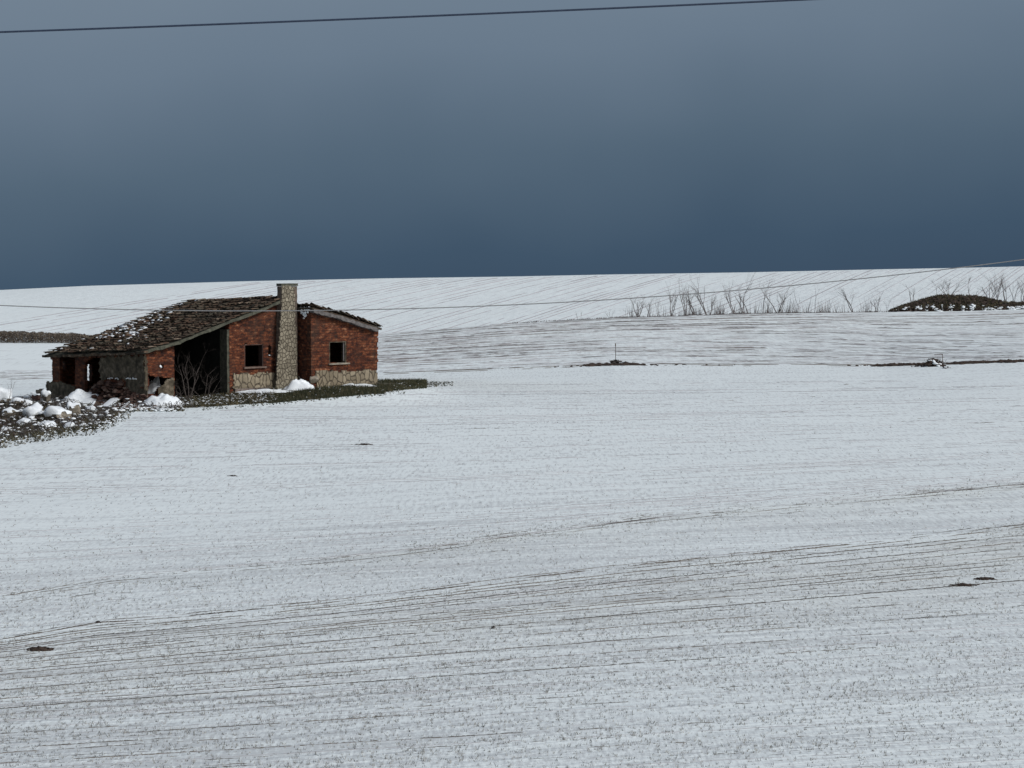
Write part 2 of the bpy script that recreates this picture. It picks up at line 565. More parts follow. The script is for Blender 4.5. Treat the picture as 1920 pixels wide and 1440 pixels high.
def brick_mat():
    m, w = new_mat('old_brick')
    uv = w.n('ShaderNodeTexCoord').outputs['UV']
    wn = w.n('ShaderNodeTexNoise', i_Vector=uv)
    wn.inputs['Scale'].default_value = 1.7
    wv = w.n('ShaderNodeVectorMath', operation='MULTIPLY_ADD', i_0=wn.outputs['Color'], i_1=(0.05, 0.09, 0), i_2=uv)
    b = w.n('ShaderNodeTexBrick', i_Vector=wv.outputs[0], i_Color1=(0.0, 0, 0), i_Color2=(1.0, 1, 1), i_Mortar=(0.5, 0.5, 0.5))
    b.inputs['Scale'].default_value = 1.0
    b.inputs['Brick Width'].default_value = 0.29
    b.inputs['Row Height'].default_value = 0.125
    b.inputs['Mortar Size'].default_value = 0.013
    b.inputs['Mortar Smooth'].default_value = 0.3
    blot = w.noise(w.scale(uv, (1.0, 1.6, 1)), 3.8, 5.0, 0.75)
    big = w.noise(w.scale(uv, (1.0, 1.0, 1)), 0.7, 3.0, 0.5)
    f = w.math('ADD', w.math('MULTIPLY', b.outputs[0], 0.34), w.math('MULTIPLY_ADD', blot, 2.9, -1.14))
    f = w.math('ADD', f, w.math('MULTIPLY_ADD', big, 0.7, -0.35), clamp=True)
    col = w.ramp(f, [(0.0, (0.016, 0.006, 0.005)), (0.28, (0.040, 0.011, 0.006)), (0.55, (0.098, 0.028, 0.012)),
                     (0.80, (0.165, 0.054, 0.023)), (1.0, (0.27, 0.14, 0.08))])
    col = w.mix(w.math('MULTIPLY', b.outputs[1], 0.65), col, (0.055, 0.028, 0.020))
    # worn patches of pale old render
    pn = w.noise(uv, 5.5, 4.0, 0.7)
    pf = w.math('MULTIPLY_ADD', pn, 14.0, -9.6, clamp=True)
    col = w.mix(w.math('MULTIPLY', pf, 0.45), col, (0.28, 0.17, 0.11))
    st = w.noise(w.scale(uv, (1.5, 0.45, 1)), 1.0, 5.0, 0.65)
    sf = w.math('MULTIPLY_ADD', st, 6.0, -3.1, clamp=True)
    col = w.mix(w.math('MULTIPLY', sf, 0.62), col, (0.035, 0.024, 0.018))
    efl = w.math('MULTIPLY_ADD', w.noise(w.scale(uv, (1.0, 1.4, 5)), 1.1, 5.0, 0.7), 8.0, -4.9, clamp=True)
    col = w.mix(w.math('MULTIPLY', efl, 0.35), col, (0.24, 0.17, 0.12))
    ht = w.math('SUBTRACT', w.math('MULTIPLY', blot, 1.2), b.outputs[1])
    finish(w, col, 0.95, ht, 0.9, 0.035)
    return m


def stone_mat(name, sx, sy, mort, c1, c2):
    m, w = new_mat(name)
    uv = w.n('ShaderNodeTexCoord').outputs['UV']
    sc = w.scale(uv, (sx, sy, 1))
    wn = w.n('ShaderNodeTexNoise', i_Vector=uv)
    wn.inputs['Scale'].default_value = 3.0
    wv = w.n('ShaderNodeVectorMath', operation='MULTIPLY_ADD', i_0=wn.outputs['Color'], i_1=(0.6, 0.6, 0), i_2=sc)
    v = w.n('ShaderNodeTexVoronoi', feature='DISTANCE_TO_EDGE', voronoi_dimensions='2D', i_Vector=wv.outputs[0])
    v.inputs['Scale'].default_value = 1.0
    vc = w.n('ShaderNodeTexVoronoi', feature='F1', voronoi_dimensions='2D', i_Vector=wv.outputs[0])
    vc.inputs['Scale'].default_value = 1.0
    edge = w.math('MULTIPLY', v.outputs['Distance'], mort, clamp=True)
    sepc = w.n('ShaderNodeSeparateColor', i_0=vc.outputs['Color'])
    n = w.noise(uv, 6.0, 4.0, 0.6)
    f = w.math('ADD', w.math('MULTIPLY', sepc.outputs[0], 0.55), w.math('MULTIPLY', n, 0.5), clamp=True)
    col = w.mix(f, c1, c2)
    col = w.mix(edge, (0.045, 0.036, 0.027), col)
    gr = w.math('MULTIPLY_ADD', w.noise(w.scale(uv, (1.6, 0.6, 2)), 1.0, 5.0, 0.65), 5.0, -2.4, clamp=True)
    col = w.mix(w.math('MULTIPLY', gr, 0.5), col, (0.085, 0.075, 0.055))
    finish(w, col, 0.9, edge, 0.9, 0.03)
    return m


m_brick = brick_mat()
m_facing = stone_mat('chimney_stone', 6.4, 5.2, 7.0, (0.11, 0.096, 0.070), (0.31, 0.28, 0.215))
m_plinth = stone_mat('plinth_stone', 4.6, 2.3, 8.0, (0.14, 0.115, 0.078), (0.30, 0.26, 0.19))


def tile_mat():
    m, w = new_mat('clay_tiles')
    co = w.n('ShaderNodeTexCoord').outputs['Object']
    a = w.n('ShaderNodeAttribute', attribute_name='rnd').outputs['Fac']
    n = w.noise(co, 0.9, 4.0, 0.6)
    n2 = w.noise(co, 7.0, 4.0, 0.7)
    f = w.math('ADD', w.math('MULTIPLY', a, 0.75), w.math('MULTIPLY_ADD', n2, 0.9, -0.32), clamp=True)
    col = w.ramp(f, [(0.0, (0.008, 0.006, 0.005)), (0.40, (0.034, 0.023, 0.016)), (0.72, (0.090, 0.060, 0.040)), (1.0, (0.20, 0.165, 0.13))])
    lich = w.math('MULTIPLY_ADD', w.noise(co, 1.6, 4.0, 0.7), 9.0, -4.3, clamp=True)
    col = w.mix(w.math('MULTIPLY', lich, 0.6), col, (0.066, 0.064, 0.047))
    red = w.math('MULTIPLY_ADD', n, 5.0, -2.7, clamp=True)
    col = w.mix(w.math('MULTIPLY', red, 0.35), col, (0.11, 0.036, 0.018))
    finish(w, col, 0.95, n2, 0.6, 0.02)
    return m


m_tile = tile_mat()

# ------------------------------------------------------------------ the ground, three fields in one continuous relief
LINE1 = ([0, 180, 330, 640, 960, 1230, 1500, 1600, 1760, 1920], [1199, 1168, 1157, 1127, 1087, 1056, 1030, 1020, 1003, 983])
LINE2 = ([0, 200, 400, 640, 760, 900, 1200, 1500, 1700, 1920], [1120, 1085, 1068, 1046, 1034, 1014, 975, 945, 928, 908])


def sstep(a, b, x):
    t = np.clip((x - a) / (b - a), 0, 1)
    return t * t * (3 - 2 * t)


def patch_mask(px, py):
    """bare weedy ground round the ruin"""
    top = np.interp(px, [0, 60, 120, 200, 280, 330, 430, 520, 600, 704, 760, 860, 930], [745, 740, 745, 745, 740, 735, 730, 728, 722, 712, 710, 712, 722])
    bot = np.interp(px, [0, 60, 120, 175, 215, 240, 262, 300, 380, 440, 520, 600, 700, 800, 860, 930], [842, 830, 822, 815, 798, 776, 770, 772, 766, 760, 755, 748, 739, 729, 721, 720])
    bot = bot + 6 * (fbm(px / 16, px * 0, 181, 3) - 0.5) * (px > 235)
    d = np.minimum(py - top, bot - py)
    side = sstep(940, 800, px)
    soft = np.interp(px, [0, 200, 300, 600, 750, 860], [60, 60, 18, 13, 14, 18])
    lowl = np.where((px < 245) & (py > np.interp(px, [0, 100, 200], [808, 800, 785])), 0.62, 1.0)
    lowl = lowl * sstep(-110, -20, px)
    return lowl * np.clip(0.42 + d / soft, 0, 1) * np.interp(px, [0, 720, 800, 860, 930], [1, 1, .66, .50, 0]) * (d > -9)


def near_attrs(px, py):
    l1 = np.interp(px, *LINE1)
    l2 = np.interp(px, *LINE2)
    wob = 14 * (fbm(px / 90, py / 40, 5, 3) - 0.5)
    a = py + wob - l1
    b = py + wob - l2
    fr = 0.5 + 0.5 * fbm(px / 300, py / 60, 9, 3)
    bare = 0.14 + 0 * px
    below1 = sstep(-3, 10, a) * (1 - 0.60 * sstep(100, 330, a + (px - 500) * 0.05))
    bare = np.maximum(bare, 0.97 * below1 * (0.72 + 0.5 * fr - 0.2))
    edge1 = np.exp(-((a - 3) / 5) ** 2) * (0.7 + 0.9 * (fbm(px / 60, py * 0, 12, 2) - 0.4))
    band2 = np.exp(-(b / 9) ** 2) * (0.62 + 0.5 * (fbm(px / 80, py * 0, 14, 2) - 0.5)) + 0.5 * sstep(0, 8, b) * (1 - sstep(15, 75, b))
    bare = np.maximum(bare, np.maximum(edge1 * 1.1, band2))
    far = sstep(900, 760, py)
    bare = np.maximum(bare, 0.34 * far * (0.6 + 0.8 * fbm(px / 200, py / 12, 21, 2)))
    speck = 0.30 + 0.36 * np.exp(-((b + 25) / 55) ** 2) * sstep(1500, 700, px) + 0.30 * sstep(-10, 30, a) * (1 - sstep(260, 420, a)) + 0.28 * sstep(0, 20, b) * (a < 0)
    speck = speck + 0.15 * sstep(1250, 1440, py)
    warm = np.clip(band2 * 0.9 * sstep(500, 700, px) + sstep(-5, 30, a) * (1 - sstep(60, 200, a)) * (0.35 + 0.4 * (px / 1920)), 0, 1) * fbm(px / 120, py / 30, 31, 3) * 1.6
    # the greenish strip running out from the ruin to the right
    st = np.exp(-((py - np.interp(px, [700, 900, 1100], [716, 722, 728])) / 11) ** 2) * sstep(1250, 850, px) * sstep(690, 720, px)
    bare = np.maximum(bare, 0.5 * st)
    speck = np.maximum(speck, 0.55 * st)
    warm = np.maximum(warm, st)
    # the earth line along the upper edge
    pe = np.interp(px, KPX, PY_EDGE)
    e = np.exp(-((py - pe - 1) / 3.0) ** 2)
    bare = np.maximum(bare, e * 0.6)
    return bare, speck, patch_mask(px, py), warm


def mid_attrs(px, py):
    pe = np.interp(px, KPX, PY_EDGE)
    pc = np.interp(px, KPX, PY_CREST)
    t = (pe - py) / (pe - pc)
    bare = 0.52 + 0.38 * t + 0.35 * (fbm(px / 400, py / 14, 41, 3) - 0.5)
    bare = bare + 0.25 * sstep(0.75, 1.0, t)
    left = sstep(500, 200, px)
    bare = bare * (1 - left) + left * (0.12 + 0.6 * sstep(0.28, 0.12, t))
    speck = 0.45 * (1 - left) + 0.1 * left
    mound = sstep(1590, 1700, px) * sstep(0.86, 0.97, t)
    bare = bare * (1 - 0.75 * mound)
    warm = 0.55 * sstep(0.3, 1, t) * fbm(px / 90, py / 10, 44, 3) * (1 - left)
    return np.clip(bare, 0, 1), speck, 0 * px, warm


def hill_attrs(px, py):
    bare = 0.50 + 0.30 * sstep(700, 1900, px) + 0.4 * (fbm(px / 160, py / 30, 51, 3) - 0.5)
    bare = bare * (1 - 0.2 * sstep(400, 0, px))
    return np.clip(bare, 0, 1), 0.1 + 0 * px, 0 * px, 0.12 * fbm(px / 100, py / 30, 52, 2)


def build_ground():
    cols = np.concatenate([-np.radians(np.geomspace(180, 14.2, 40)), np.arctan(np.arange(-1035, 1036, 3) / FP), np.radians(np.geomspace(14.2, 180, 40))])
    pxc = 960 + FP * np.tan(np.clip(cols, -TH0, TH0))
    K, Z = control(pxc)
    segs = []          # (name, material, attr function, list of (k0,k1,count,geometric))
    segs.append(('snowy_field', m_near, near_attrs, [(0, 1, 6), (1, 2, 190), (2, 3, 150), (3, 4, 60)]))
    segs.append(('snowy_field', m_mid, mid_attrs, [(4, 5, 45), (5, 6, 45), (6, 7, 10)]))
    segs.append(('hill', m_hill, hill_attrs, [(7, 8, 14), (8, 9, 60), (9, 10, 60), (10, 11, 14), (11, 12, 8), (12, 13, 12)]))
    for name, mat, af, parts in segs:
        Yr = []
        for (a, b, n) in parts:
            t = np.linspace(0, 1, n + 1)
            if Yr:
                t = t[1:]
            if a >= 1 and a <= 3 or a >= 11:
                y = 1 / ((1 - t)[:, None] / K[a][None] + t[:, None] / K[b][None])
            else:
                y = (1 - t)[:, None] * K[a][None] + t[:, None] * K[b][None]
            if a == 0:
                y = np.maximum(y, 0.5)
            Yr.append(y)
        Yk = np.concatenate(Yr)
        rr = Yk / np.cos(np.minimum(np.abs(cols), TH0))[None]
        X = rr * np.sin(cols)[None]
        Y = rr * np.cos(cols)[None]
        Zg = gz(X, Y)
        V = np.stack([X, Y, Zg], -1).reshape(-1, 3)
        nr, nc = X.shape
        i = np.arange(nr * nc).reshape(nr, nc)
        Fq = np.stack([i[:-1, :-1], i[:-1, 1:], i[1:, 1:], i[1:, :-1]], -1).reshape(-1, 4)
        dep = np.maximum((V - CAM) @ FW, 1.0)
        px = 960 + FP * V[:, 0] / dep
        py = 720 - FP * ((V - CAM) @ UP) / dep
        ok = (V[:, 1] > 15)
        px = np.where(ok, np.clip(px, -300, 2200), 960.)
        py = np.where(ok, np.clip(py, 400, 1700), 1440.)
        bare, speck, patch, warm = af(px, py)
        o = fast_mesh(name, V, Fq, mat, dict(bare=bare, speck=speck, patch=patch, warm=warm), smooth=True)
        tag(o, kind='structure')


build_ground()


# ------------------------------------------------------------------ crests of bare soil standing out of the snow along the furrows
def hits(px, py, y0, y1, n=220):
    px = np.asarray(px, float)
    py = np.asarray(py, float)
    out = np.empty((len(px), 3))
    ts = np.geomspace(y0, y1, n)
    for a in range(0, len(px), 4000):
        X_, Y_ = px[a:a + 4000], py[a:a + 4000]
        d = FW[:, None] * FP + RT[:, None] * (X_ - 960) + UP[:, None] * (720 - Y_)
        kx, kz = d[0] / d[1], d[2] / d[1]
        XX = kx[:, None] * ts[None]
        D = ZC + kz[:, None] * ts[None] - gz(XX, np.broadcast_to(ts, XX.shape))
        neg = D < 0
        k = np.where(neg.any(1), np.argmax(neg, 1), np.argmin(np.abs(D), 1))
        k = np.clip(k, 1, n - 1)
        r = np.arange(len(k))
        d0, d1 = D[r, k - 1], D[r, k]
        f = np.clip(d0 / (d0 - d1 + 1e-9), 0, 1)
        Y = ts[k - 1] + (ts[k] - ts[k - 1]) * f
        out[a:a + 4000] = np.c_[kx * Y, Y, gz(kx * Y, Y)]
    return out


def ribbons(name, paths, ths, y0, y1, mat, label, seed, wide=1.2):
    """paths: photo-space polylines on the ground; ths: thickness in photo pixels, <= 0 breaks the line"""
    r = np.random.default_rng(seed)
    runs, rt = [], []
    for p, t in zip(paths, ths):
        on = np.r_[False, t > 0, False]
        st = np.nonzero(~on[:-1] & on[1:])[0]
        en = np.nonzero(on[:-1] & ~on[1:])[0]
        for i, j in zip(st, en):
            if j - i >= 3:
                runs.append(p[i:j])
                q = t[i:j].copy()
                q[0] *= 0.3
                q[-1] *= 0.3
                rt.append(q)
    P = hits(*np.concatenate(runs).T, y0, y1)
    Vs, Fs, R, n, k0 = [], [], [], 0, 0
    for pth, t in zip(runs, rt):
        m = len(pth)
        Q = P[k0:k0 + m]
        k0 += m
        if np.abs(np.diff(Q[:, 1])).max() > 25:
            continue
        dirn = np.gradient(Q, axis=0)
        dirn /= np.linalg.norm(dirn, axis=1)[:, None] + 1e-9
        side = np.c_[dirn[:, 1], -dirn[:, 0], 0 * dirn[:, 0]]
        h = (t * Q[:, 1] / FP)[:, None]
        V = np.empty((m, 3, 3))
        V[:, 0] = Q + side * h * wide - [0, 0, 0.01]
        V[:, 1] = Q + np.c_[0 * h, 0 * h, h]
        V[:, 2] = Q - side * h * wide - [0, 0, 0.01]
        i = np.arange(m - 1)[:, None] * 3 + n
        Fs.append(np.concatenate([i + [0, 3, 4, 1], i + [1, 4, 5, 2]]))
        R.append(np.full(2 * (m - 1), r.random()))
        Vs.append(V.reshape(-1, 3))
        n += 3 * m
    o = fast_mesh(name, np.concatenate(Vs), np.concatenate(Fs), mat, rnd=np.concatenate(R))
    return tag(o, label, 'soil', kind='stuff')


def rows(x0, x1, step, y_starts, slope_fn, cov_fn, thick_fn, seed, L1=55.0, L2=13.0, wander=0.9, vert=False):
    """parallel drill rows as streamlines of slope_fn, each broken where the snow covers it"""
    r = np.random.default_rng(seed)
    xs = np.arange(x0, x1, step)
    Y = np.asarray(y_starts, float)
    n = len(Y)
    path = np.empty((n, len(xs)))
    c = Y.copy()
    for i, x in enumerate(xs):
        path[:, i] = c
        c = c - slope_fn(np.full(n, x), c) * step
    paths, ths = [], []
    for k in range(n):
        ys = path[k] + wander * 2 * (fbm(xs / 26, np.full(len(xs), k * 3.7), seed, 3) - 0.5) + r.normal(0, 0.16, len(xs))
        m = 0.44 * vnoise(xs / L1 + k * 7.31, np.full(len(xs), k * 5.17), seed) + 0.36 * vnoise(xs / L2 + k * 3.3, np.full(len(xs), k * 2.9), seed + 1) + 0.20 * vnoise(xs / 4.0, np.full(len(xs), k * 1.9), seed + 2)
        st = r.random() ** 1.5
        cov = cov_fn(xs, ys) * (0.45 + 0.95 * st)
        t = (m - (0.84 - 0.62 * np.clip(cov, 0, 1.1)))
        t = np.where(t > 0, np.clip(t / 0.16, 0.22, 1.35), -1)
        t = np.where(t > 0, t * thick_fn(xs, ys) * (0.65 + 0.6 * st) * np.clip(1 + r.normal(0, 0.16, len(xs)), .4, 1.7), -1)
        paths.append(np.c_[xs, ys])
        ths.append(t)
    return paths, ths


def lsl(ln, x):
    return (np.interp(x - 40, *ln) - np.interp(x + 40, *ln)) / 80


def near_slope(x, y):
    l1, l2 = np.interp(x, *LINE1), np.interp(x, *LINE2)
    s1, s2 = lsl(LINE1, x), lsl(LINE2, x)
    a, b = y - l1, l2 - y
    lo = np.interp(a, [0, 60, 160, 360], [0, 1, 2, 3])
    slo = np.where(lo < 1, s1 + (0.095 - s1) * lo, np.interp(lo, [1, 2, 3], [0.095, 0.070, 0.048]))
    mid = s1 + (s2 - s1) * np.clip((l1 - y) / (l1 - l2 + 1), 0, 1)
    f = np.clip(b / 60, 0, 1)
    up = np.where(b < 60, s2 + (0.05 - s2) * f, np.interp(b, [60, 200, 300], [0.05, 0.015, 0.0]))
    return np.where(a > 0, slo, np.where(b < 0, mid, up))


def spaced(y0, y1, sp, seed, j=0.25):
    r = np.random.default_rng(seed)
    out = []
    y = y0
    while y < y1:
        d = sp(y)
        out.append(y + r.normal(0, d * j))
        y += d
    return out


def build_soil_lines():
    def cov(x, y):
        bare, speck, patch, warm = near_attrs(x, y)
        g = fbm(x / 420, (y + 0.07 * x) / 11, 73, 3)
        c = bare * (0.86 + 0.55 * sstep(0.36, 0.66, g))
        c = c * np.interp(y, [712, 860, 1000, 1250, 1380, 1475], [0.55, 0.55, 0.72, 1.0, 0.95, 0.9])
        return np.where(patch > 0.03, -1, c)
    sp = lambda y: np.interp(y, [712, 900, 1100, 1300, 1700], [2.8, 3.6, 4.6, 5.4, 7.0])
    P, T = rows(-270, 2010, 3.0, spaced(722, 1720, sp, 1), near_slope, cov,
                lambda x, y: np.interp(y, [712, 900, 1100, 1440], [0.5, 0.6, 0.82, 0.95]), 91, L1=70)
    # the long crossing lines
    xs = np.arange(-150, 2010, 3.0)
    for ln, th, q in ((LINE1, 1.5, 0), (LINE1, 1.0, 5), (LINE1, 0.9, -4), (LINE2, 0.9, 1), (LINE2, 0.8, 6)):
        ys = np.interp(xs, *ln) + q + 3.5 * (fbm(xs / 90, xs * 0 + q, 95, 3) - 0.5)
        m = fbm(xs / 75, xs * 0 + q, 96, 3)
        P.append(np.c_[xs, ys])
        T.append(np.where(m > 0.42, th * np.clip((m - 0.42) * 8, 0.3, 1.2) * np.random.default_rng(q + 9).uniform(.6, 1.3, len(xs)), -1))
    for q, th in ((0.5, 1.3), (3.0, 0.9)):
        ys = np.interp(xs, KPX, PY_EDGE) + q + 1.2 * (fbm(xs / 60, xs * 0 + q, 97, 3) - 0.5)
        m = fbm(xs / 40, xs * 0 + q, 98, 3)
        P.append(np.c_[xs, ys])
        T.append(np.where((xs > 715) & (m > (0.30 if q < 1 else 0.5)), th * np.clip(m * 1.8, 0.3, 1.3), -1))
    ribbons('soil_ridges', P, T, 24, 142, m_soil_near, 'thin dark broken lines of bare soil along the drill rows of the near field', 72)

    def covf(x, y):
        _, _, patch, _ = near_attrs(x, y)
        g = fbm(x / 450, (y + 0.05 * x) / 12, 79, 3)
        c = 0.48 + 0.42 * sstep(0.38, 0.68, g)
        return np.where(patch > 0.03, -1, c)
    sp2 = lambda y: np.interp(y, [712, 900, 1100, 1300, 1700], [2.9, 3.6, 5.0, 6.3, 8.5])
    P, T = rows(-270, 2010, 4.0, spaced(719, 1720, sp2, 2), near_slope, covf,
                lambda x, y: np.interp(y, [712, 900, 1440], [0.55, 0.62, 0.85]), 101, L1=40, L2=9)
    ribbons('soil_ridges', P, T, 24, 142, m_soil_faint, 'faint grey drill rows half buried under the snow of the near field', 80)

    # middle field: rows follow the blend between its lower edge and its crest
    r = np.random.default_rng(5)
    xs = np.arange(-240, 2010, 4.0)
    pe, pc = np.interp(xs, KPX, PY_EDGE), np.interp(xs, KPX, PY_CREST)
    P, T = [], []
    for k in range(46):
        t = (k + 0.5 + r.normal(0, 0.25)) / 46
        tt = t - 0.16 * sstep(1420, 1950, xs) * np.sin(pi * min(t * 1.1, 1)) + 0.02 * (fbm(xs / 120, xs * 0 + k, 111, 2) - 0.5)
        ys = pe + (pc - pe) * tt + 0.9 * (fbm(xs / 30, xs * 0 + k * 3, 112, 2) - 0.5)
        bare = mid_attrs(xs, ys)[0]
        g = fbm(xs / 330, xs * 0 + k / 3.0, 113, 2)
        m = 0.6 * vnoise(xs / 70 + k * 5, xs * 0 + k * 2.3, 114) + 0.4 * vnoise(xs / 15 + k, xs * 0 + k * 1.7, 115)
        st = r.random() ** 1.3
        q = m - (0.85 - 0.60 * np.clip(bare * (0.35 + 0.85 * g + 0.35 * st), 0, 1.1))
        ths = np.where(q > 0, np.clip(q / 0.2, 0.25, 1.3) * (0.5 + 0.65 * st) * np.clip(1 + r.normal(0, .15, len(xs)), .4, 1.6), -1)
        if t > 0.95 or t < 0.02:
            ths = np.where(ths > 0, ths * 1.2, -1)
        P.append(np.c_[xs, ys])
        T.append(ths)
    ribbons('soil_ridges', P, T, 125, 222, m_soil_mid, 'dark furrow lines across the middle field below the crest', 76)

    P2, T2 = [], []
    for k in range(58):
        t = (k + 0.5 + r.normal(0, 0.3)) / 58
        tt = t - 0.16 * sstep(1420, 1950, xs) * np.sin(pi * min(t * 1.1, 1)) + 0.02 * (fbm(xs / 120, xs * 0 + k, 131, 2) - 0.5)
        ys = pe + (pc - pe) * tt + 1.0 * (fbm(xs / 22, xs * 0 + k * 3, 132, 2) - 0.5)
        m = 0.5 * vnoise(xs / 50 + k * 5, xs * 0 + k * 2.3, 134) + 0.5 * vnoise(xs / 12 + k, xs * 0 + k * 1.7, 135)
        left = sstep(500, 200, xs)
        q = m - 0.42 - 0.4 * left * (t > 0.25)
        P2.append(np.c_[xs, ys])
        T2.append(np.where(q > 0, np.clip(q / 0.2, 0.3, 1.2) * 0.75, -1))
    ribbons('soil_ridges', P2, T2, 125, 222, m_soil_faint, 'faint grey furrows between the dark ones of the middle field', 77)

    # far hill: rows fan up to the right
    def hs(x, y):
        a = np.interp(x, [-700, 0, 400, 800, 1100, 1400, 1600, 1800, 1920, 2100], [.08, .14, .20, .25, .31, .42, .55, .75, .95, 1.2])
        ps = np.interp(x, KPX, PY_SKY)
        return a * np.interp(y - ps, [0, 12, 80], [0.5, 0.8, 1.15])
    P, T = [], []
    starts = []
    x = -330.0
    while x < 2150:
        starts.append(x)
        x += float(np.interp(x, [-330, 400, 1000, 1500, 1900], [44, 32, 23, 15, 11])) * r.uniform(0.75, 1.25)
    step = 4.0
    for k, x0 in enumerate(starts):
        y0_ = float(np.interp(x0, KPX, PY_CREST)) + 9
        X, Y = [x0], [y0_]
        for _ in range(260):
            if Y[-1] < np.interp(X[-1], KPX, PY_SKY) + 2.5 or X[-1] > 2200:
                break
            sl = float(hs(X[-1], Y[-1]))
            dx = step / math.hypot(1, sl)
            Y.append(Y[-1] - sl * dx)
            X.append(X[-1] + dx)
        X, Y = np.array(X), np.array(Y)
        Y = Y + 0.8 * (fbm(X / 40, X * 0 + k, 121, 2) - 0.5)
        m = 0.6 * vnoise(X / 60 + k * 3, X * 0 + k, 122) + 0.4 * vnoise(X / 14, X * 0 + k * 2, 123)
        st = r.random()
        q = m - (0.55 - 0.38 * st)
        P.append(np.c_[X, Y])
        T.append(np.where(q > 0, np.clip(q * 4, .3, 1.0) * (0.6 + 0.8 * st), -1))
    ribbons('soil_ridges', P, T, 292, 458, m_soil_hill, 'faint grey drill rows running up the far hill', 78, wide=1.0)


build_soil_lines()

# ------------------------------------------------------------------ seedlings poking through the snow of the near field
def blades(P, h, wd, lean, per=3, seed=0):
    """P base points; every tuft has `per` thin leaves as single triangles bent outward"""
    r = np.random.default_rng(seed)
    n = len(P) * per
    B = np.repeat(P, per, axis=0) + np.c_[r.normal(0, 0.012, n), r.normal(0, 0.012, n), np.zeros(n)]
    H = np.repeat(h, per) * r.uniform(0.5, 1.1, n)
    a = r.uniform(0, 2 * pi, n)
    q = r.uniform(0, 2 * pi, n)
    W = np.repeat(np.broadcast_to(wd, (len(P),)), per)
    side = np.c_[np.cos(q), np.sin(q), 0 * q] * W[:, None] * 0.5
    side[:, 0] = np.abs(side[:, 0]) + 0.3 * W
    L = r.uniform(0.1, 1.0, n) * lean
    tip = B + np.c_[np.cos(a) * H * L, np.sin(a) * H * L, H]
    V = np.empty((n * 3, 3))
    V[0::3] = B - side
    V[1::3] = B + side
    V[2::3] = tip
    V[:, 2] -= 0.004
    F = np.arange(n * 3).reshape(-1, 3)
    rnd = np.repeat(r.random(len(P)), per)
    return V, F, rnd


def build_sprouts():
    r = np.random.default_rng(3)
    n = 560000
    py = 1470 - (1470 - 720) * r.random(n) ** 1.0
    px = r.uniform(-120, 2040, n)
    d = FW[:, None] * FP + RT[:, None] * (px - 960) + UP[:, None] * (720 - py)
    t = -ZC / d[2]
    X = d[0] * t
    Y = d[1] * t
    u = X * cos(ROW) + Y * sin(ROW)
    v = -X * sin(ROW) + Y * cos(ROW)
    v = np.round(v / 0.24) * 0.24 + r.normal(0, 0.07, n)
    X = u * cos(ROW) - v * sin(ROW)
    Y = u * sin(ROW) + v * cos(ROW)
    bare, speck, patch, warm = near_attrs(px, py)
    cl = fbm(u / 3.5, v / 0.35, 61, 3)
    cl = cl * 0.6 + 0.4 * fbm(u / 26, v / 1.1, 64, 3)
    prob = (0.10 + 0.5 * speck + 0.38 * bare) * (0.35 + 0.65 * sstep(0.40, 0.62, cl)) * np.clip((py - 640) / 450, 0.15, 1.0)
    l1_, l2_ = np.interp(px, *LINE1), np.interp(px, *LINE2)
    prob = prob + (0.9 * np.exp(-((py - l1_ - 8) / 12) ** 2) + 0.9 * np.exp(-((py - l2_ - 2) / 14) ** 2) * sstep(550, 800, px)) * sstep(.40, .60, fbm(px / 110, py / 60, 66, 2))
    keep = (r.random(n) < prob * 0.15) & (patch < 0.4) & (Y < 125)
    X, Y = X[keep], Y[keep]
    Zg = gz(X, Y)
    P = np.c_[X, Y, Zg]
    h = r.uniform(0.02, 0.07, len(P)) * (1 + 0.8 * (r.random(len(P)) > 0.96))
    V, F, rnd = blades(P, h, 0.005 + 0.00006 * Y, 0.9, 3, 4)
    o = fast_mesh('grass', V, F, m_sprout, rnd=rnd)
    tag(o, 'short winter wheat seedlings poking through the thin snow of the near field', 'grass', kind='stuff')


build_sprouts()


# ------------------------------------------------------------------ lumps, rocks, sticks
def ico(sub):
    bm = bmesh.new()
    bmesh.ops.create_icosphere(bm, subdivisions=sub, radius=1)
    bm.verts.ensure_lookup_table()
    V = np.array([v.co[:] for v in bm.verts])
    F = [tuple(v.index for v in f.verts) for f in bm.faces]
    bm.free()
    return V, F


ICO1, ICO2, ICO3 = ico(1), ico(2), ico(3)


def rock_mesh(c, size, seed, sub=2, rough=0.35):
    V, F = (ICO1, ICO2, ICO3)[sub - 1]
    r = np.random.default_rng(seed)
    V = V.copy()
    # cut by random planes for facets
    for k in range(7):
        n = r.normal(size=3)
        n /= np.linalg.norm(n)
        dd = r.uniform(0.38, 0.85)
        s = V @ n
        V = V - np.maximum(s - dd, 0)[:, None] * n
    V = V * (1 + rough * 2.0 * (fbm(V[:, 0] * 1.5 + seed, V[:, 1] * 1.5 + V[:, 2], seed % 40, 3) - 0.5))[:, None]
    a = r.uniform(0, 2 * pi)
    R = np.array([[cos(a), -sin(a), 0], [sin(a), cos(a), 0], [0, 0, 1]])
    return (V @ R.T) * np.asarray(size) + np.asarray(c), F


def scatter_rocks(mb, P, S, seed=0, flat=0.6):
    r = np.random.default_rng(seed)
    V0, F0 = ICO1
    for p, s in zip(P, S):
        V = V0 * (1 + r.normal(0, 0.22, (len(V0), 1)))
        a = r.uniform(0, 2 * pi)
        R = np.array([[cos(a), -sin(a), 0], [sin(a), cos(a), 0], [0, 0, 1]])
        mb.add((V * np.array([s * r.uniform(0.7, 1.4), s * r.uniform(0.6, 1.1), s * flat])) @ R.T + p, F0, r.random())


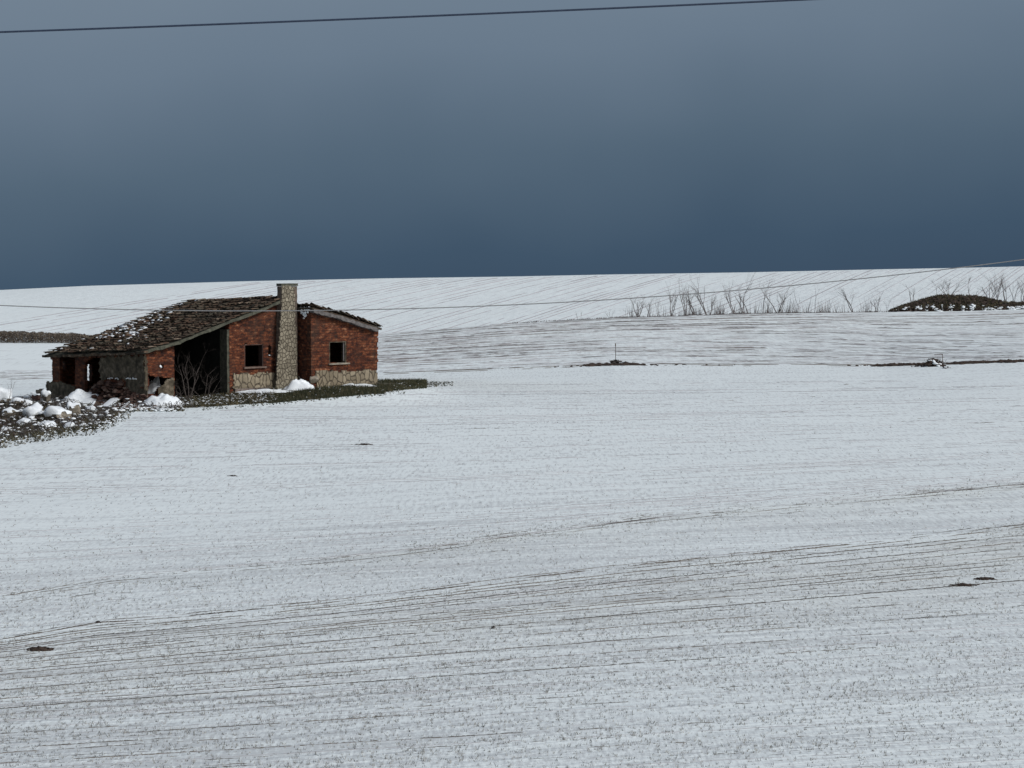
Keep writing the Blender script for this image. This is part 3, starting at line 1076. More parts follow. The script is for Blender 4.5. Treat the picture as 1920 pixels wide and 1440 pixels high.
def ground_pts_in(px0, px1, fy0, fy1, n, seed, Y=None):
    """n ground points in a screen-side band; fy0 and fy1 are functions of px"""
    r = np.random.default_rng(seed)
    px = r.uniform(px0, px1, n)
    py = fy0(px) + (fy1(px) - fy0(px)) * r.random(n)
    d = FW[:, None] * FP + RT[:, None] * (px - 960) + UP[:, None] * (720 - py)
    z = np.zeros(n)
    for k in range(12):
        t = (z - ZC) / d[2]
        z = 0.5 * z + 0.5 * gz(d[0] * t, d[1] * t)
    t = (z - ZC) / d[2]
    return np.c_[d[0] * t, d[1] * t, gz(d[0] * t, d[1] * t)], px, py


# ------------------------------------------------------------------ the ruined farmhouse
ANG = radians(40)
G = np.array([cos(ANG), sin(ANG), 0])          # along the gable front, to the right and away
S = np.array([-sin(ANG), cos(ANG), 0])         # along the side wall, to the left and away
ZV = np.array([0, 0, 1.0])
C0 = on_plane(272, 762, (0, 0, 0), ZV)         # the near corner at ground level


def fpt(px, py, off=0.0):
    """(u, z) on a plane parallel to the front, `off` metres in front of it"""
    P = on_plane(px, py, C0 - S * off, S)
    return np.array([np.dot(P - C0, G), P[2]])


def spt(px, py, u=0.0):
    """(d, z) on the side wall plane at u"""
    P = on_plane(px, py, C0 + G * u, G)
    return np.array([np.dot(P - C0, S), P[2]])


def W(u, d, z):
    return C0 + G * u + S * d + ZV * z - ZV * C0[2]


def inside(poly, x, y):
    poly = np.asarray(poly)
    r = np.zeros(x.shape, bool)
    j = len(poly) - 1
    for i in range(len(poly)):
        xi, yi = poly[i]
        xj, yj = poly[j]
        c = ((yi > y) != (yj > y)) & (x < (xj - xi) * (y - yi) / (yj - yi + 1e-12) + xi)
        r ^= c
        j = i
    return r


def wall(name, mat, parent, poly, holes, org, eu, ed, th, cell=0.06, rag=0.05, smoothed=0.012, seed=0, rhole=None):
    """a ragged masonry wall: cells of the (u,z) plane kept inside poly and outside holes, given thickness th along ed"""
    poly = np.asarray(poly)
    u0, z0 = poly.min(0) - cell
    u1, z1 = poly.max(0) + cell
    nu, nz = int((u1 - u0) / cell) + 1, int((z1 - z0) / cell) + 1
    uc = u0 + (np.arange(nu) + 0.5) * cell
    zc = z0 + (np.arange(nz) + 0.5) * cell
    UU, ZZ = np.meshgrid(uc, zc, indexing='ij')
    du = (fbm(UU / 0.22, ZZ / 0.14, seed, 3) - 0.5) * 2 * rag
    dz = (fbm(UU / 0.25, ZZ / 0.16, seed + 7, 3) - 0.5) * 2 * rag
    keep = inside(poly, UU + du, ZZ + dz)
    rh = 0.5 if rhole is None else rhole
    for h in holes:
        keep &= ~inside(h, UU + du * rh, ZZ + dz * rh)
    ug = u0 + np.arange(nu + 1) * cell
    zg = z0 + np.arange(nz + 1) * cell
    UG, ZG = np.meshgrid(ug, zg, indexing='ij')
    r = np.random.default_rng(seed)
    ju = r.normal(0, cell * 0.13, UG.shape)
    jz = r.normal(0, cell * 0.13, UG.shape)
    jd = (fbm(UG / 0.3, ZG / 0.12, seed + 3, 3) - 0.5) * smoothed * 4
    front = (org[None, None] + (UG + ju)[..., None] * eu + jd[..., None] * ed + (ZG + jz)[..., None] * ZV)
    back = (org[None, None] + (UG + ju)[..., None] * eu + th * ed + (ZG + jz)[..., None] * ZV)
    N = (nu + 1) * (nz + 1)
    V = np.concatenate([front.reshape(-1, 3), back.reshape(-1, 3)])
    uvs = np.concatenate([np.c_[UG.ravel(), ZG.ravel()], np.c_[UG.ravel() + th, ZG.ravel()]])
    idx = np.arange(N).reshape(nu + 1, nz + 1)
    F = []
    I, J = np.nonzero(keep)
    a, b, c, d = idx[I, J], idx[I + 1, J], idx[I + 1, J + 1], idx[I, J + 1]
    F.append(np.stack([a, b, c, d], -1))
    F.append(np.stack([a, d, c, b], -1) + N)
    kp = np.pad(keep, 1)
    for (di, dj, e0, e1) in ((-1, 0, (0, 0), (0, 1)), (1, 0, (1, 1), (1, 0)), (0, -1, (1, 0), (0, 0)), (0, 1, (0, 1), (1, 1))):
        m = keep & ~kp[1 + di:1 + di + nu, 1 + dj:1 + dj + nz]
        I, J = np.nonzero(m)
        p = idx[I + e0[0], J + e0[1]]
        q = idx[I + e1[0], J + e1[1]]
        F.append(np.stack([p, q, q + N, p + N], -1))
    F = np.concatenate(F)
    used, inv = np.unique(F.ravel(), return_inverse=True)
    mb = MB()
    mb.v = [V[used]]
    mb.f = [tuple(x) for x in inv.reshape(-1, 4).tolist()]
    mb.r = [0.5] * len(mb.f)
    mb.uv = [uvs[used]]
    mb.n = len(used)
    return mb.build(name, mat, parent)


house = thing('ruined_farmhouse', 'abandoned ruined brick farmhouse with sagging tiled roof and stone chimney in the snow', 'house', (float(C0[0]), float(C0[1]), 0.0))
FO = C0 - ZV * C0[2]

DEPTH = 8.7
# roof rakes in (u, z)
rake_f = np.array([fpt(268, 657, .3), fpt(331, 640, .3), fpt(431, 600, .3), fpt(500, 574, .3), fpt(541, 555, .3)])
rake_b = np.array([fpt(83, 664, -DEPTH), fpt(150, 639, -DEPTH), fpt(190, 627, -DEPTH), fpt(250, 603, -DEPTH), fpt(300, 583, -DEPTH), fpt(356, 564, -DEPTH)])


def along(poly, w):
    d = np.r_[0, np.cumsum(np.hypot(*np.diff(poly, axis=0).T))]
    d /= d[-1]
    return np.stack([np.interp(w, d, poly[:, 0]), np.interp(w, d, poly[:, 1])], -1)


def roof_pt(w, d):
    """w 0 at the eave to 1 at the ridge, d 0 at the front rake to 1 at the back"""
    w = np.asarray(w, float)
    d = np.asarray(d, float)
    a = along(rake_f, w)
    b = along(rake_b, w)
    uz = a * (1 - d)[..., None] + b * d[..., None]
    dd = -0.3 + (DEPTH + 0.3) * d
    z = uz[..., 1] - 0.10 * np.sin(pi * d) * (0.3 + 0.7 * np.sin(pi * w)) + 0.10 * (fbm(w * 5, d * 5, 71, 2) - 0.5) * np.sin(pi * np.clip(d, 0, 1))
    return FO + uz[..., 0, None] * G + dd[..., None] * S + z[..., None] * ZV


def slab(name, mat, parent, fn, nw, nd, th):
    w, d = np.meshgrid(np.linspace(0, 1, nw), np.linspace(0, 1, nd), indexing='ij')
    T = fn(w, d)
    B = T - ZV * th
    V = np.concatenate([T.reshape(-1, 3), B.reshape(-1, 3)])
    i = np.arange(nw * nd).reshape(nw, nd)
    N = nw * nd
    F = [tuple(x) for x in np.stack([i[:-1, :-1], i[1:, :-1], i[1:, 1:], i[:-1, 1:]], -1).reshape(-1, 4).tolist()]
    F += [tuple(q + N for q in f[::-1]) for f in F]
    per = list(i[:, 0]) + list(i[-1, 1:]) + list(i[::-1, -1][1:]) + list(i[0, ::-1][1:-1])
    for k in range(len(per)):
        p, q = int(per[k]), int(per[(k + 1) % len(per)])
        F.append((p, p + N, q + N, q))
    mb = MB()
    mb.add(V, F, 0.4)
    return mb.build(name, mat, parent)


roof = slab('roof', m_moss, house, lambda w, d: roof_pt(w, d) - ZV * 0.05, 30, 24, 0.10)

# right-hand roof, sloping down to the right
PO = 1.2                                      # the right block stands this far in front
rr_line = np.array([fpt(586, 574, PO + .3), fpt(640, 588, PO + .3), fpt(716, 613, PO + .3)])


def roof_r(w, d):
    p = along(rr_line, np.asarray(w, float))
    dd = -(PO + .3) + (DEPTH + PO + 0.3) * np.asarray(d, float)
    z = p[..., 1] - 0.15 * np.asarray(d)
    return FO + p[..., 0, None] * G + dd[..., None] * S + z[..., None] * ZV


def roof_m(w, d):
    a = np.array([rake_f[-1], rr_line[0]])
    p = along(a, np.asarray(w, float))
    dd = -.25 + (DEPTH + .25) * np.asarray(d, float)
    z = p[..., 1] - 0.02 - (rake_f[-1][1] - rake_b[-1][1]) * np.asarray(d) * (1 - np.asarray(w)) - 0.15 * np.asarray(d) * np.asarray(w)
    return FO + p[..., 0, None] * G + dd[..., None] * S + z[..., None] * ZV


roof2 = slab('roof', m_tile, house, lambda w, d: roof_r(w, d) - ZV * 0.06, 8, 8, 0.08)
roof3 = slab('roof', m_tile, house, roof_m, 4, 8, 0.08)


def tiles(fn, nw, nd, lw, ld, seed, miss=0.03, jit=1.0, wr=(0, 1), dr=(0, 1), ragged_right=False):
    """barrel tiles laid in courses on surface fn; channels between"""
    mb = MB()
    r = np.random.default_rng(seed)
    for iw in range(nw):
        for jd_ in range(nd):
            if r.random() < miss:
                continue
            w0 = wr[0] + (wr[1] - wr[0]) * (iw + r.normal(0, 0.10) * jit) / nw
            d0 = dr[0] + (dr[1] - dr[0]) * (jd_ + 0.5 + r.normal(0, 0.12) * jit) / nd
            w0 = min(max(w0, -0.005), 0.985)
            d0 = min(max(d0, 0.004), 0.996)
            p = fn(np.array(w0), np.array(d0))
            q = fn(np.array(min(w0 + 0.02, 1.0)), np.array(d0))
            e = fn(np.array(w0), np.array(min(d0 + 0.02, 1.0))) - fn(np.array(w0), np.array(max(d0 - 0.02, 0)))
            if w0 > 0.98:
                q = p + (p - fn(np.array(w0 - 0.02), np.array(d0)))
            al = (q - p) / np.linalg.norm(q - p)
            ac = e / np.linalg.norm(e)
            yaw = r.normal(0, 0.10) * jit
            al, ac = al * cos(yaw) + ac * sin(yaw), ac * cos(yaw) - al * sin(yaw)
            nn = np.cross(al, ac)
            nn *= np.sign(nn[2])
            up = (jd_ % 2 == 0)
            lift = r.uniform(0.0, 0.045) * jit
            R0, R1 = ld * 0.62, ld * 0.48
            vs = []
            L = lw * r.uniform(0.92, 1.12)
            for (s, R, l) in ((-0.12 * L, R0, 0.05 + lift), (L * 0.95, R1, 0.0 + lift * 0.3)):
                for k in range(5):
                    a = pi * k / 4
                    hgt = sin(a) * R * 0.62
                    vs.append(p + al * s + ac * cos(a) * R + nn * ((hgt if up else (R * 0.35 - hgt * 0.5)) + l))
            fs = [(k, k + 1, k + 6, k + 5) for k in range(4)] + [(4, 3, 2, 1, 0)]
            mb.add(vs, fs, float(np.clip(r.normal(0.45, 0.28), 0, 1)))
    return mb


slope_len = float(np.hypot(*np.diff(rake_f, axis=0).T).sum())
ntw = int(slope_len / 0.34)
ntd = int((DEPTH + 0.3) / 0.17)
tm = tiles(roof_pt, ntw, ntd, slope_len / ntw * 1.18, 0.17, 5, miss=0.05, jit=1.35)
tm.build('roof_tiles', m_tile, roof)
tr = tiles(roof_r, 12, int((DEPTH + PO + .3) / 0.2), 0.42, 0.2, 8, miss=0.04, jit=1.2)
tr.build('roof_tiles', m_tile, roof2)


# snow left on the roof
def roof_snow():
    mb = MB()
    r = np.random.default_rng(77)
    n = 0
    V0, F0 = ICO1
    while n < 120:
        w, d = r.random(), r.random()
        p = roof_pt(np.array(w), np.array(d))
        px, py = proj(p)
        px, py = px[0], py[0]
        # thick towards the back rake, a little elsewhere
        k = np.exp(-((px - 222) / 42) ** 2 - ((py - 618) / 15) ** 2) * 1.1 + 0.35 * np.exp(-((px - 290) / 50) ** 2) * (d > 0.7) + 0.003
        if fbm(w * 9, d * 9, 81, 2) < 0.42:
            k *= 0.4
        if r.random() > k:
            continue
        n += 1
        q = roof_pt(np.array(min(w + 0.02, 1)), np.array(d)) - p
        q /= np.linalg.norm(q) + 1e-9
        e = S
        nn = np.cross(q, e)
        nn *= np.sign(nn[2])
        big_ = 2.0 if r.random() < 0.25 else 1.0
        a, b = r.uniform(0.04, 0.14) * big_, r.uniform(0.05, 0.18) * big_
        V = V0 * (1 + r.normal(0, 0.15, (len(V0), 1)))
        mb.add(p + nn * 0.07 + V[:, :1] * q * a + V[:, 1:2] * e * b + V[:, 2:] * nn * r.uniform(0.03, 0.055), F0)
    mb.build('roof_snow', m_snow, roof, smooth=True)


roof_snow()


# verge boards along the front rakes
def verge(name, line, off, drop, h, t, mat, lo=0.0):
    mb = MB()
    w = np.linspace(0, 1, 26)
    p = along(line, w)
    r = np.random.default_rng(4)
    top = p[:, 1] - lo + r.normal(0, 0.012, len(w))
    bot = p[:, 1] - lo - h + r.normal(0, 0.02, len(w))
    vs, fs = [], []
    for k in range(len(w)):
        for (z, o) in ((top[k], off), (bot[k], off), (bot[k], off - t), (top[k], off - t)):
            vs.append(FO + G * p[k, 0] - S * o + ZV * z)
    for k in range(len(w) - 1):
        for j in range(4):
            a, b = k * 4 + j, k * 4 + (j + 1) % 4
            fs.append((a, b, b + 4, a + 4))
    fs.append((0, 3, 2, 1))
    e = (len(w) - 1) * 4
    fs.append((e, e + 1, e + 2, e + 3))
    mb.add(vs, fs, 0.5)
    mb.build(name, mat, house)


verge('verge_board', rake_f, 0.32, 0, 0.13, 0.34, m_moss, lo=0.03)
verge('verge_board', np.array([fpt(588, 578, PO + .3), fpt(640, 592, PO + .3), fpt(709, 615, PO + .3)]), PO + 0.33, 0, 0.17, 0.36, m_verge, lo=0.02)

# eave beam on the left side
mb = MB()
for k in range(34):
    w, d = -0.004, k / 33
    p = roof_pt(np.array(0.0), np.array(d))
    mb.box(p + ZV * (-0.10 + random.gauss(0, 0.015)) + G * (0.06 + random.gauss(0, 0.02)), G * 0.10, S * 0.16, ZV * (0.035 + random.random() * 0.02))
mb.build('eave', m_tile, house)

# --- front wall (main plane)
uR = fpt(583, 640, PO)[0]                     # left corner of the right block, along G
rk = rake_f.copy()
rk[:, 1] -= 0.16
uL = 0.0
ridge_u = rake_f[-1][0]


def f0(px, py):
    return fpt(px, py, 0.0)


u327, u430 = f0(327, 700)[0], f0(430, 700)[0]
Z0 = -0.4
top_prof = [tuple(p) for p in rk if p[0] > 0.05]
poly_front = [(uL, Z0), (uR + 0.25, Z0), (uR + 0.25, rr_line[0][1] - 0.12)] + [(ridge_u, rk[-1][1])] + top_prof[::-1][1:] + [(uL, float(np.interp(0, rk[:, 0], rk[:, 1])))]
hole_porch = [(u327, Z0 - 1), (u430, Z0 - 1), (u430, 9), (u327, 9)]
hole_win = [f0(458, 688), f0(494, 688), f0(494, 645), f0(458, 645)]
hole_niche = [f0(503, 668), f0(509, 668), f0(509, 652), f0(506, 646), f0(503, 650)]
hole_break = [f0(276, 738), f0(280, 716), f0(277, 702), f0(284, 705), f0(292, 706), f0(312, 708), f0(322, 709), f0(318, 722), f0(300, 728), f0(296, 742)]
hole_small = [f0(298, 691), f0(305, 692), f0(308, 685), f0(303, 682), f0(299, 685)]
left_part = [p for p in poly_front if p[0] <= u327]
zl = float(np.interp(u327, rk[:, 0], rk[:, 1]))
zr_ = float(np.interp(u430, rk[:, 0], rk[:, 1]))
pl_l = [(uL, Z0), (u327, Z0), (u327, zl)] + [p for p in top_prof[::-1] if p[0] < u327] + [(uL, float(np.interp(0, rk[:, 0], rk[:, 1])))]
wall('front_wall', m_brick, house, pl_l, [hole_break, hole_small], FO, G, S, 0.32, cell=0.055, rag=0.05, seed=3)
pl_r = [(u430, Z0), (uR + 0.25, Z0), (uR + 0.25, rr_line[0][1] - 0.12), (ridge_u, rk[-1][1])] + [p for p in top_prof[::-1][1:] if p[0] > u430] + [(u430, zr_)]
wall('front_wall', m_brick, house, pl_r, [hole_win, hole_niche], FO, G, S, 0.32, cell=0.055, rag=0.05, seed=4)

# --- right block: front and cheek
zr = lambda u: float(np.interp(u, rr_line[:, 0], rr_line[:, 1])) - 0.10
uE = fpt(708, 660, PO)[0]
fp_ = lambda px, py: fpt(px, py, PO)
poly_p = [(uR, Z0), (uE - 0.06, Z0), (uE - 0.08, 1.05), (uE, 1.35), (uE + 0.02, zr(uE)), (uR + 1.4, zr(uR + 1.4)), (uR, zr(uR))]
hole_w2 = [fp_(617, 681), fp_(650, 681), fp_(650, 640), fp_(617, 640)]
wall('front_wall', m_brick, house, poly_p, [hole_w2], FO - S * PO, G, S, 0.32, cell=0.055, rag=0.045, seed=9)
cheek = [(-PO + 0.322, Z0), (-0.002, Z0), (-0.002, zr(uR)), (-PO + 0.322, zr(uR) - 0.05)]
wall('side_wall', m_brick, house, cheek, [], FO + G * uR, S, G, 0.28, cell=0.055, rag=0.02, seed=12)
endw = [(-PO + 0.33, Z0), (DEPTH - 0.01, Z0), (DEPTH - 0.01, zr(uE) - 0.1), (-PO + 0.33, zr(uE))]
wall('side_wall', m_brick, house, endw, [], FO + G * (uE + 0.0), S, -G, 0.3, cell=0.12, rag=0.05, seed=13)

# --- left side wall
s0 = lambda px, py: spt(px, py)
dmax = DEPTH - 0.15
eave_z = lambda d: float(roof_pt(np.array(0.02), np.array((d + .3) / (DEPTH + .3)))[2]) - 0.14
top = [(d, eave_z(d)) for d in np.linspace(0, dmax, 8)]
poly_side = [(0.33, Z0), (dmax, Z0)] + top[::-1][:-1] + [(0.33, eave_z(0.33))]
dl = s0(87, 700)[0]
h1 = [s0(112, 724), s0(140, 722), s0(141, 667), s0(112, 667)]
h2 = [s0(159, 742), s0(190, 740), s0(188, 672), s0(180, 669), s0(170, 671), s0(159, 680)]
brk = [s0(114, 760), s0(128, 756), s0(146, 722), s0(166, 726), s0(168, 760)]
poly_side_ = poly_side
sw = wall('side_wall', m_brick, house, poly_side_, [h1, h2], FO, S, G, 0.15, cell=0.055, rag=0.05, seed=21)
# grey render clinging to it, slightly proud of the brick
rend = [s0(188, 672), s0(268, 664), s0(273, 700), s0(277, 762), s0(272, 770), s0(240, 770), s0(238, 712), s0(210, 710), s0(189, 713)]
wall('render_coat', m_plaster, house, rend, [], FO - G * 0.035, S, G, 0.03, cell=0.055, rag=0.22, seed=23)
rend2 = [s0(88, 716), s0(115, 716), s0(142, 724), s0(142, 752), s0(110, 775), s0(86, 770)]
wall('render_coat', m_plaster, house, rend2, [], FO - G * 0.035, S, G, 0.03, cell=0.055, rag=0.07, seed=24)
# render patches of the front (corner pier, plinth course by the porch)
r3 = [f0(296, 742), f0(326, 742), f0(326, 709), f0(312, 711), f0(305, 722), f0(296, 728)]
wall('render_coat', m_plaster, house, r3, [], FO - S * 0.035, G, S, 0.03, cell=0.055, rag=0.03, seed=26)
r4 = [(0.0, Z0), (0.14, Z0), (0.10, 1.0), (0.16, 1.6), (0.06, 2.3), (0.0, 2.35)]
wall('render_coat', m_plaster, house, r4, [], FO - S * 0.035, G, S, 0.03, cell=0.045, rag=0.07, seed=27)

# --- back wall with two gaps that let the snow behind show through
backp = [(0.33, Z0), (uE - 0.32, Z0), (uE - 0.32, zr(uE) - 0.2), (ridge_u, rake_b[-1][1] - 0.2), (rake_b[0][0] + 0.3, rake_b[0][1] - 0.12)]
b0 = lambda px, py: fpt(px, py, -DEPTH + 0.35)
hb1 = [b0(110, 694), b0(122, 694), b0(122, 677), b0(110, 677)]
hb2 = [b0(156, 716), b0(172, 716), b0(172, 682), b0(156, 682)]
wall('back_wall', m_brick, house, backp, [hb1, hb2], FO + S * (DEPTH - 0.35), G, S, 0.3, cell=0.09, rag=0.06, seed=31, rhole=1.0)

# --- porch inner walls
zt = lambda u: float(np.interp(u, rake_f[:, 0], rake_f[:, 1])) - 0.28
jam = [(0.33, Z0), (5.0, Z0), (5.0, zt(u430) - 0.45), (0.33, zt(u430) - 0.05)]
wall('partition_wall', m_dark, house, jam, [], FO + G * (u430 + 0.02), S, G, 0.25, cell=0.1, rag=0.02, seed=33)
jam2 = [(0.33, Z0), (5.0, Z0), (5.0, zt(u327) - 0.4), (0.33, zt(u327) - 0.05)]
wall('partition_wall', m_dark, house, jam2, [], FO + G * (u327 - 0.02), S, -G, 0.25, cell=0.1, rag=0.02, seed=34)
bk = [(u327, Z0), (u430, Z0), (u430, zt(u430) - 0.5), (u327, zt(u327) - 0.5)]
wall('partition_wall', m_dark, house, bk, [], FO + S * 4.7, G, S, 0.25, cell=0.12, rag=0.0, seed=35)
# thick grey pier at the porch mouth
mb = MB()
for k in range(12):
    z0, z1 = -0.3 + k * 0.33, -0.3 + (k + 1) * 0.33
    if z1 > zt(u430):
        break
    mb.box(W(u430 - 0.05, 0.31 + random.gauss(0, .008), (z0 + z1) / 2), G * 0.06, S * 0.30, ZV * 0.164)
mb.build('pier', m_moss, house)
# floors inside
mb = MB()
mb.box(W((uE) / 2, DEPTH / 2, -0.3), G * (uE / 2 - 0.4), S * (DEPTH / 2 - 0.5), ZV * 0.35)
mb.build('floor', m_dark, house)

# --- stone plinths
pl1 = [f0(437, 702), f0(470, 701), f0(520, 697), f0(524, 740), f0(437, 742)]
wall('stone_plinth', m_plinth, house, pl1, [], FO - S * 0.06, G, S, 0.055, cell=0.055, rag=0.10, seed=41, smoothed=0.010)
pl2 = [fp_(591, 696), fp_(706, 694), fp_(706, 735), fp_(594, 735)]
wall('stone_plinth', m_plinth, house, pl2, [], FO - S * (PO + 0.06), G, S, 0.055, cell=0.055, rag=0.08, seed=42, smoothed=0.006)
mb = MB()
mb.box(W((f0(437, 720)[0] + f0(522, 720)[0]) / 2, -0.10, 0.50), G * (f0(522, 720)[0] - f0(437, 720)[0]) * 0.5, S * 0.09, ZV * 0.10)
mb.build('step', m_slab, house)
# rounded boulders at the foot of the recess
for k, (px, py, sx, sz) in enumerate(((563, 713, .20, .22), (575, 716, .24, .20), (588, 712, .22, .27))):
    q = fpt(px, py, PO * (0.1 + 0.42 * k) + 0.1)
    V, F = rock_mesh(W(q[0], -PO * (0.1 + 0.42 * k) - 0.1, q[1]), (sx, sx, sz), 300 + k, 3, 0.2)
    mb = MB()
    mb.add(V, F)
    mb.build('foot_stone', m_stone, house, smooth=True)

# --- windows: reveal lining and sill
def window(hole, off, lin, sill, inner):
    h = np.array(hole)
    u0, z0 = h.min(0)
    u1, z1 = h.max(0)
    mb = MB()
    t = 0.03
    dm, dh = -off + 0.17, 0.155
    mb.box(W(u1 - 0.035, dm, (z0 + z1) / 2), G * t, S * dh, ZV * ((z1 - z0) / 2 - 0.03))
    mb.box(W(u0 + 0.035, dm, (z0 + z1) / 2), G * t, S * dh, ZV * ((z1 - z0) / 2 - 0.03))
    mb.box(W((u0 + u1) / 2, dm, z1 - 0.035), G * ((u1 - u0) / 2 - 0.065), S * dh, ZV * t)
    wn = mb.build('window', lin, house)
    mb = MB()
    mb.box(W((u0 + u1) / 2 + 0.02, -off + 0.08, z0 - 0.005), G * ((u1 - u0) / 2 + 0.08), S * 0.20, ZV * 0.035)
    mb.build('sill', sill, wn)
    if inner:
        # remains of the timber frame on the right
        mb = MB()
        mb.box(W(u1 - 0.12, -off + 0.10, (z0 + z1) / 2 + 0.03), G * 0.025, S * 0.03, ZV * ((z1 - z0) / 2 - 0.07))
        mb.build('frame', m_verge, wn)


window(hole_win, 0, m_rubble, m_rubble, False)
m_pale = flat_mat('pale_reveal', (0.14, 0.125, 0.105), (0.30, 0.27, 0.22), 5.0, 0.9, 0.02)
window(hole_w2, PO, m_plaster, m_pale, True)

# --- chimney
co_ = 0.36
cL0, cR0 = fpt(527.5, 540, co_), fpt(557, 540, co_)
ztop = fpt(540, 531, co_)[1]
cLb, cRb = fpt(524.5, 705, co_)[0], fpt(557.5, 705, co_)[0]


def chim_u(z, side):
    t = np.clip((ztop - z) / (ztop - 1.2), 0, 1)
    a, b = (cL0[0], cLb) if side == 0 else (cR0[0], cRb)
    return a + (b - a) * t


mb = MB()
zs = np.linspace(-0.3, ztop - 0.15, 24)
vs = []
for z in zs:
    a, b = chim_u(z, 0), chim_u(z, 1)
    j = lambda: random.gauss(0, 0.008)
    vs += [W(a + j(), -co_ + j(), z), W(b + j(), -co_ + j(), z), W(b + j(), -co_ + 0.34, z), W(a + j(), -co_ + 0.34, z)]
fs = []
for k in range(len(zs) - 1):
    for q in range(4):
        a, b = k * 4 + q, k * 4 + (q + 1) % 4
        fs.append((a, b, b + 4, a + 4))
fs += [(0, 3, 2, 1), tuple((len(zs) - 1) * 4 + q for q in range(4))]
mb.add(vs, fs, 0.5)
m_chim = flat_mat('chimney_render', (0.05, 0.045, 0.038), (0.16, 0.12, 0.095), 4.0, 0.95, 0.03)
chim = mb.build('chimney', m_chim, house)
fc = lambda px, py: fpt(px, py, co_)
facing = [fc(528.5, 536), fc(550.5, 536), fc(553, 600), fc(556, 650), fc(556, 712), fc(556, 735), fc(515, 735), fc(518, 704), fc(521, 650), fc(526.5, 585)]
wall('stone_facing', m_facing, chim, facing, [], FO - S * (co_ + 0.04), G, S, 0.035, cell=0.05, rag=0.055, seed=51, smoothed=0.008)
mb = MB()
um = (chim_u(ztop, 0) + chim_u(ztop, 1)) / 2
uw = (chim_u(ztop, 1) - chim_u(ztop, 0)) / 2
mb.box(W(um, -co_ + 0.17, ztop - 0.075), G * (uw + 0.03), S * 0.20, ZV * 0.06)
mb.build('chimney_cap', m_moss, chim)

# snow wedge caught above the recess
mb = MB()
for k in range(60):
    t = random.random()
    px = 563 + 18 * random.random()
    lim = 597 - abs(px - 570) * 1.6
    py = random.uniform(576, max(578, lim))
    q = spt(px, py, uR - 0.03)
    V, F = rock_mesh(W(uR - 0.03, q[0], q[1]), (0.06, 0.09, 0.06), k, 1, 0.3)
    mb.add(V, F)
mb.build('clinging_snow', m_snow, house, smooth=True)
mb = MB()
for (px, py, s_) in ((303, 688, .08), (506, 665.5, .06), (301, 686, .06)):
    q = f0(px, py)
    V, F = rock_mesh(W(q[0], 0.05, q[1] - 0.01), (s_, 0.09, s_ * (1.2 if px < 400 else .6)), int(px), 2, 0.3)
    mb.add(V, F)
for k in range(26):
    px = random.choice([random.uniform(205, 224), random.uniform(238, 259)])
    q = s0(px, 710 + random.gauss(0, 0.8))
    V, F = rock_mesh(W(-0.06, q[0], q[1]), (0.06, 0.07, 0.03), k, 1, 0.3)
    mb.add(V, F)
mb.build('clinging_snow', m_snow, house, smooth=True)

# broken stub of garden wall at the far left corner
mb = MB()
st = W(-0.15, s0(80, 735)[0], 0)
for k in range(14):
    q = on_plane(random.uniform(70, 87), random.uniform(731, 748), st, np.array([0, 1.0, 0]))
    mb.box(q, (0.10, 0.02, 0), (-0.02, 0.12, 0), (0, 0, 0.06))
mb.build('wall_stub', m_stone, house)


# ------------------------------------------------------------------ snow heaps
def heap(name, px, py, wpx, hpx, label, seed, Y=None, depth=0.6, mat=None, cat='snow heap'):
    b = hit(px, py) if Y is None else at_dist(px, Y)
    if Y is not None:
        b = np.array([ray(px, py)[0] / ray(px, py)[1] * Y, Y, ZC + ray(px, py)[2] / ray(px, py)[1] * Y])
    sc = b[1] / FP
    rx, h = wpx * sc / 2, hpx * sc
    nr, na = 12, 36
    V = []
    for i in range(nr + 1):
        t = i / nr
        for k in range(na):
            a = 2 * pi * k / na
            rr = t * (1 + 0.7 * (fbm(cos(a) * 1.3 + seed, sin(a) * 1.3, seed, 2) - 0.5))
            z = h * (1 - t * t) ** 0.9 * (1 + 1.5 * (fbm(t * 2.6 * cos(a) + seed, t * 2.6 * sin(a), seed + 3, 4) - 0.5)) - 0.06
            V.append(b + np.array([rx * rr * cos(a), depth * rr * sin(a), z]))
    F = []
    for i in range(nr):
        for k in range(na):
            k2 = (k + 1) % na
            F.append((i * na + k, (i + 1) * na + k, (i + 1) * na + k2, i * na + k2))
    mb = MB()
    mb.add(V, F)
    o = mb.build(name, mat or m_snow, None, smooth=True, base=b)
    tag(o, label, cat)
    return o


Yc_ = C0[1]
heap('snow_heap', 566, 733, 76, 21, 'rounded snow heap at the foot of the chimney', 4, Y=102.9, depth=0.45)
heap('snow_heap', 500, 733, 120, 5, 'thin snow strip along the wall left of the chimney', 5, Y=101.9, depth=0.5)
heap('snow_heap', 306, 757, 76, 20, 'smooth snow heap below the broken opening beside the porch', 8, Y=98.4, depth=0.9)
heap('snow_heap', 292, 735, 46, 24, 'snow drift filling the broken opening left of the porch', 12, Y=100.6, depth=0.5)
heap('snow_heap', 152, 757, 96, 25, 'pointed snow heap against the doorways of the left side wall', 14, Y=101.5, depth=1.0)
heap('snow_heap', 190, 772, 90, 12, 'low snow bank before the rubble of the side wall', 17, Y=96.5, depth=0.8)
heap('snow_heap', 666, 723, 84, 6, 'thin snow strip under the plinth of the right hand wall', 19, Y=104.6, depth=0.3)

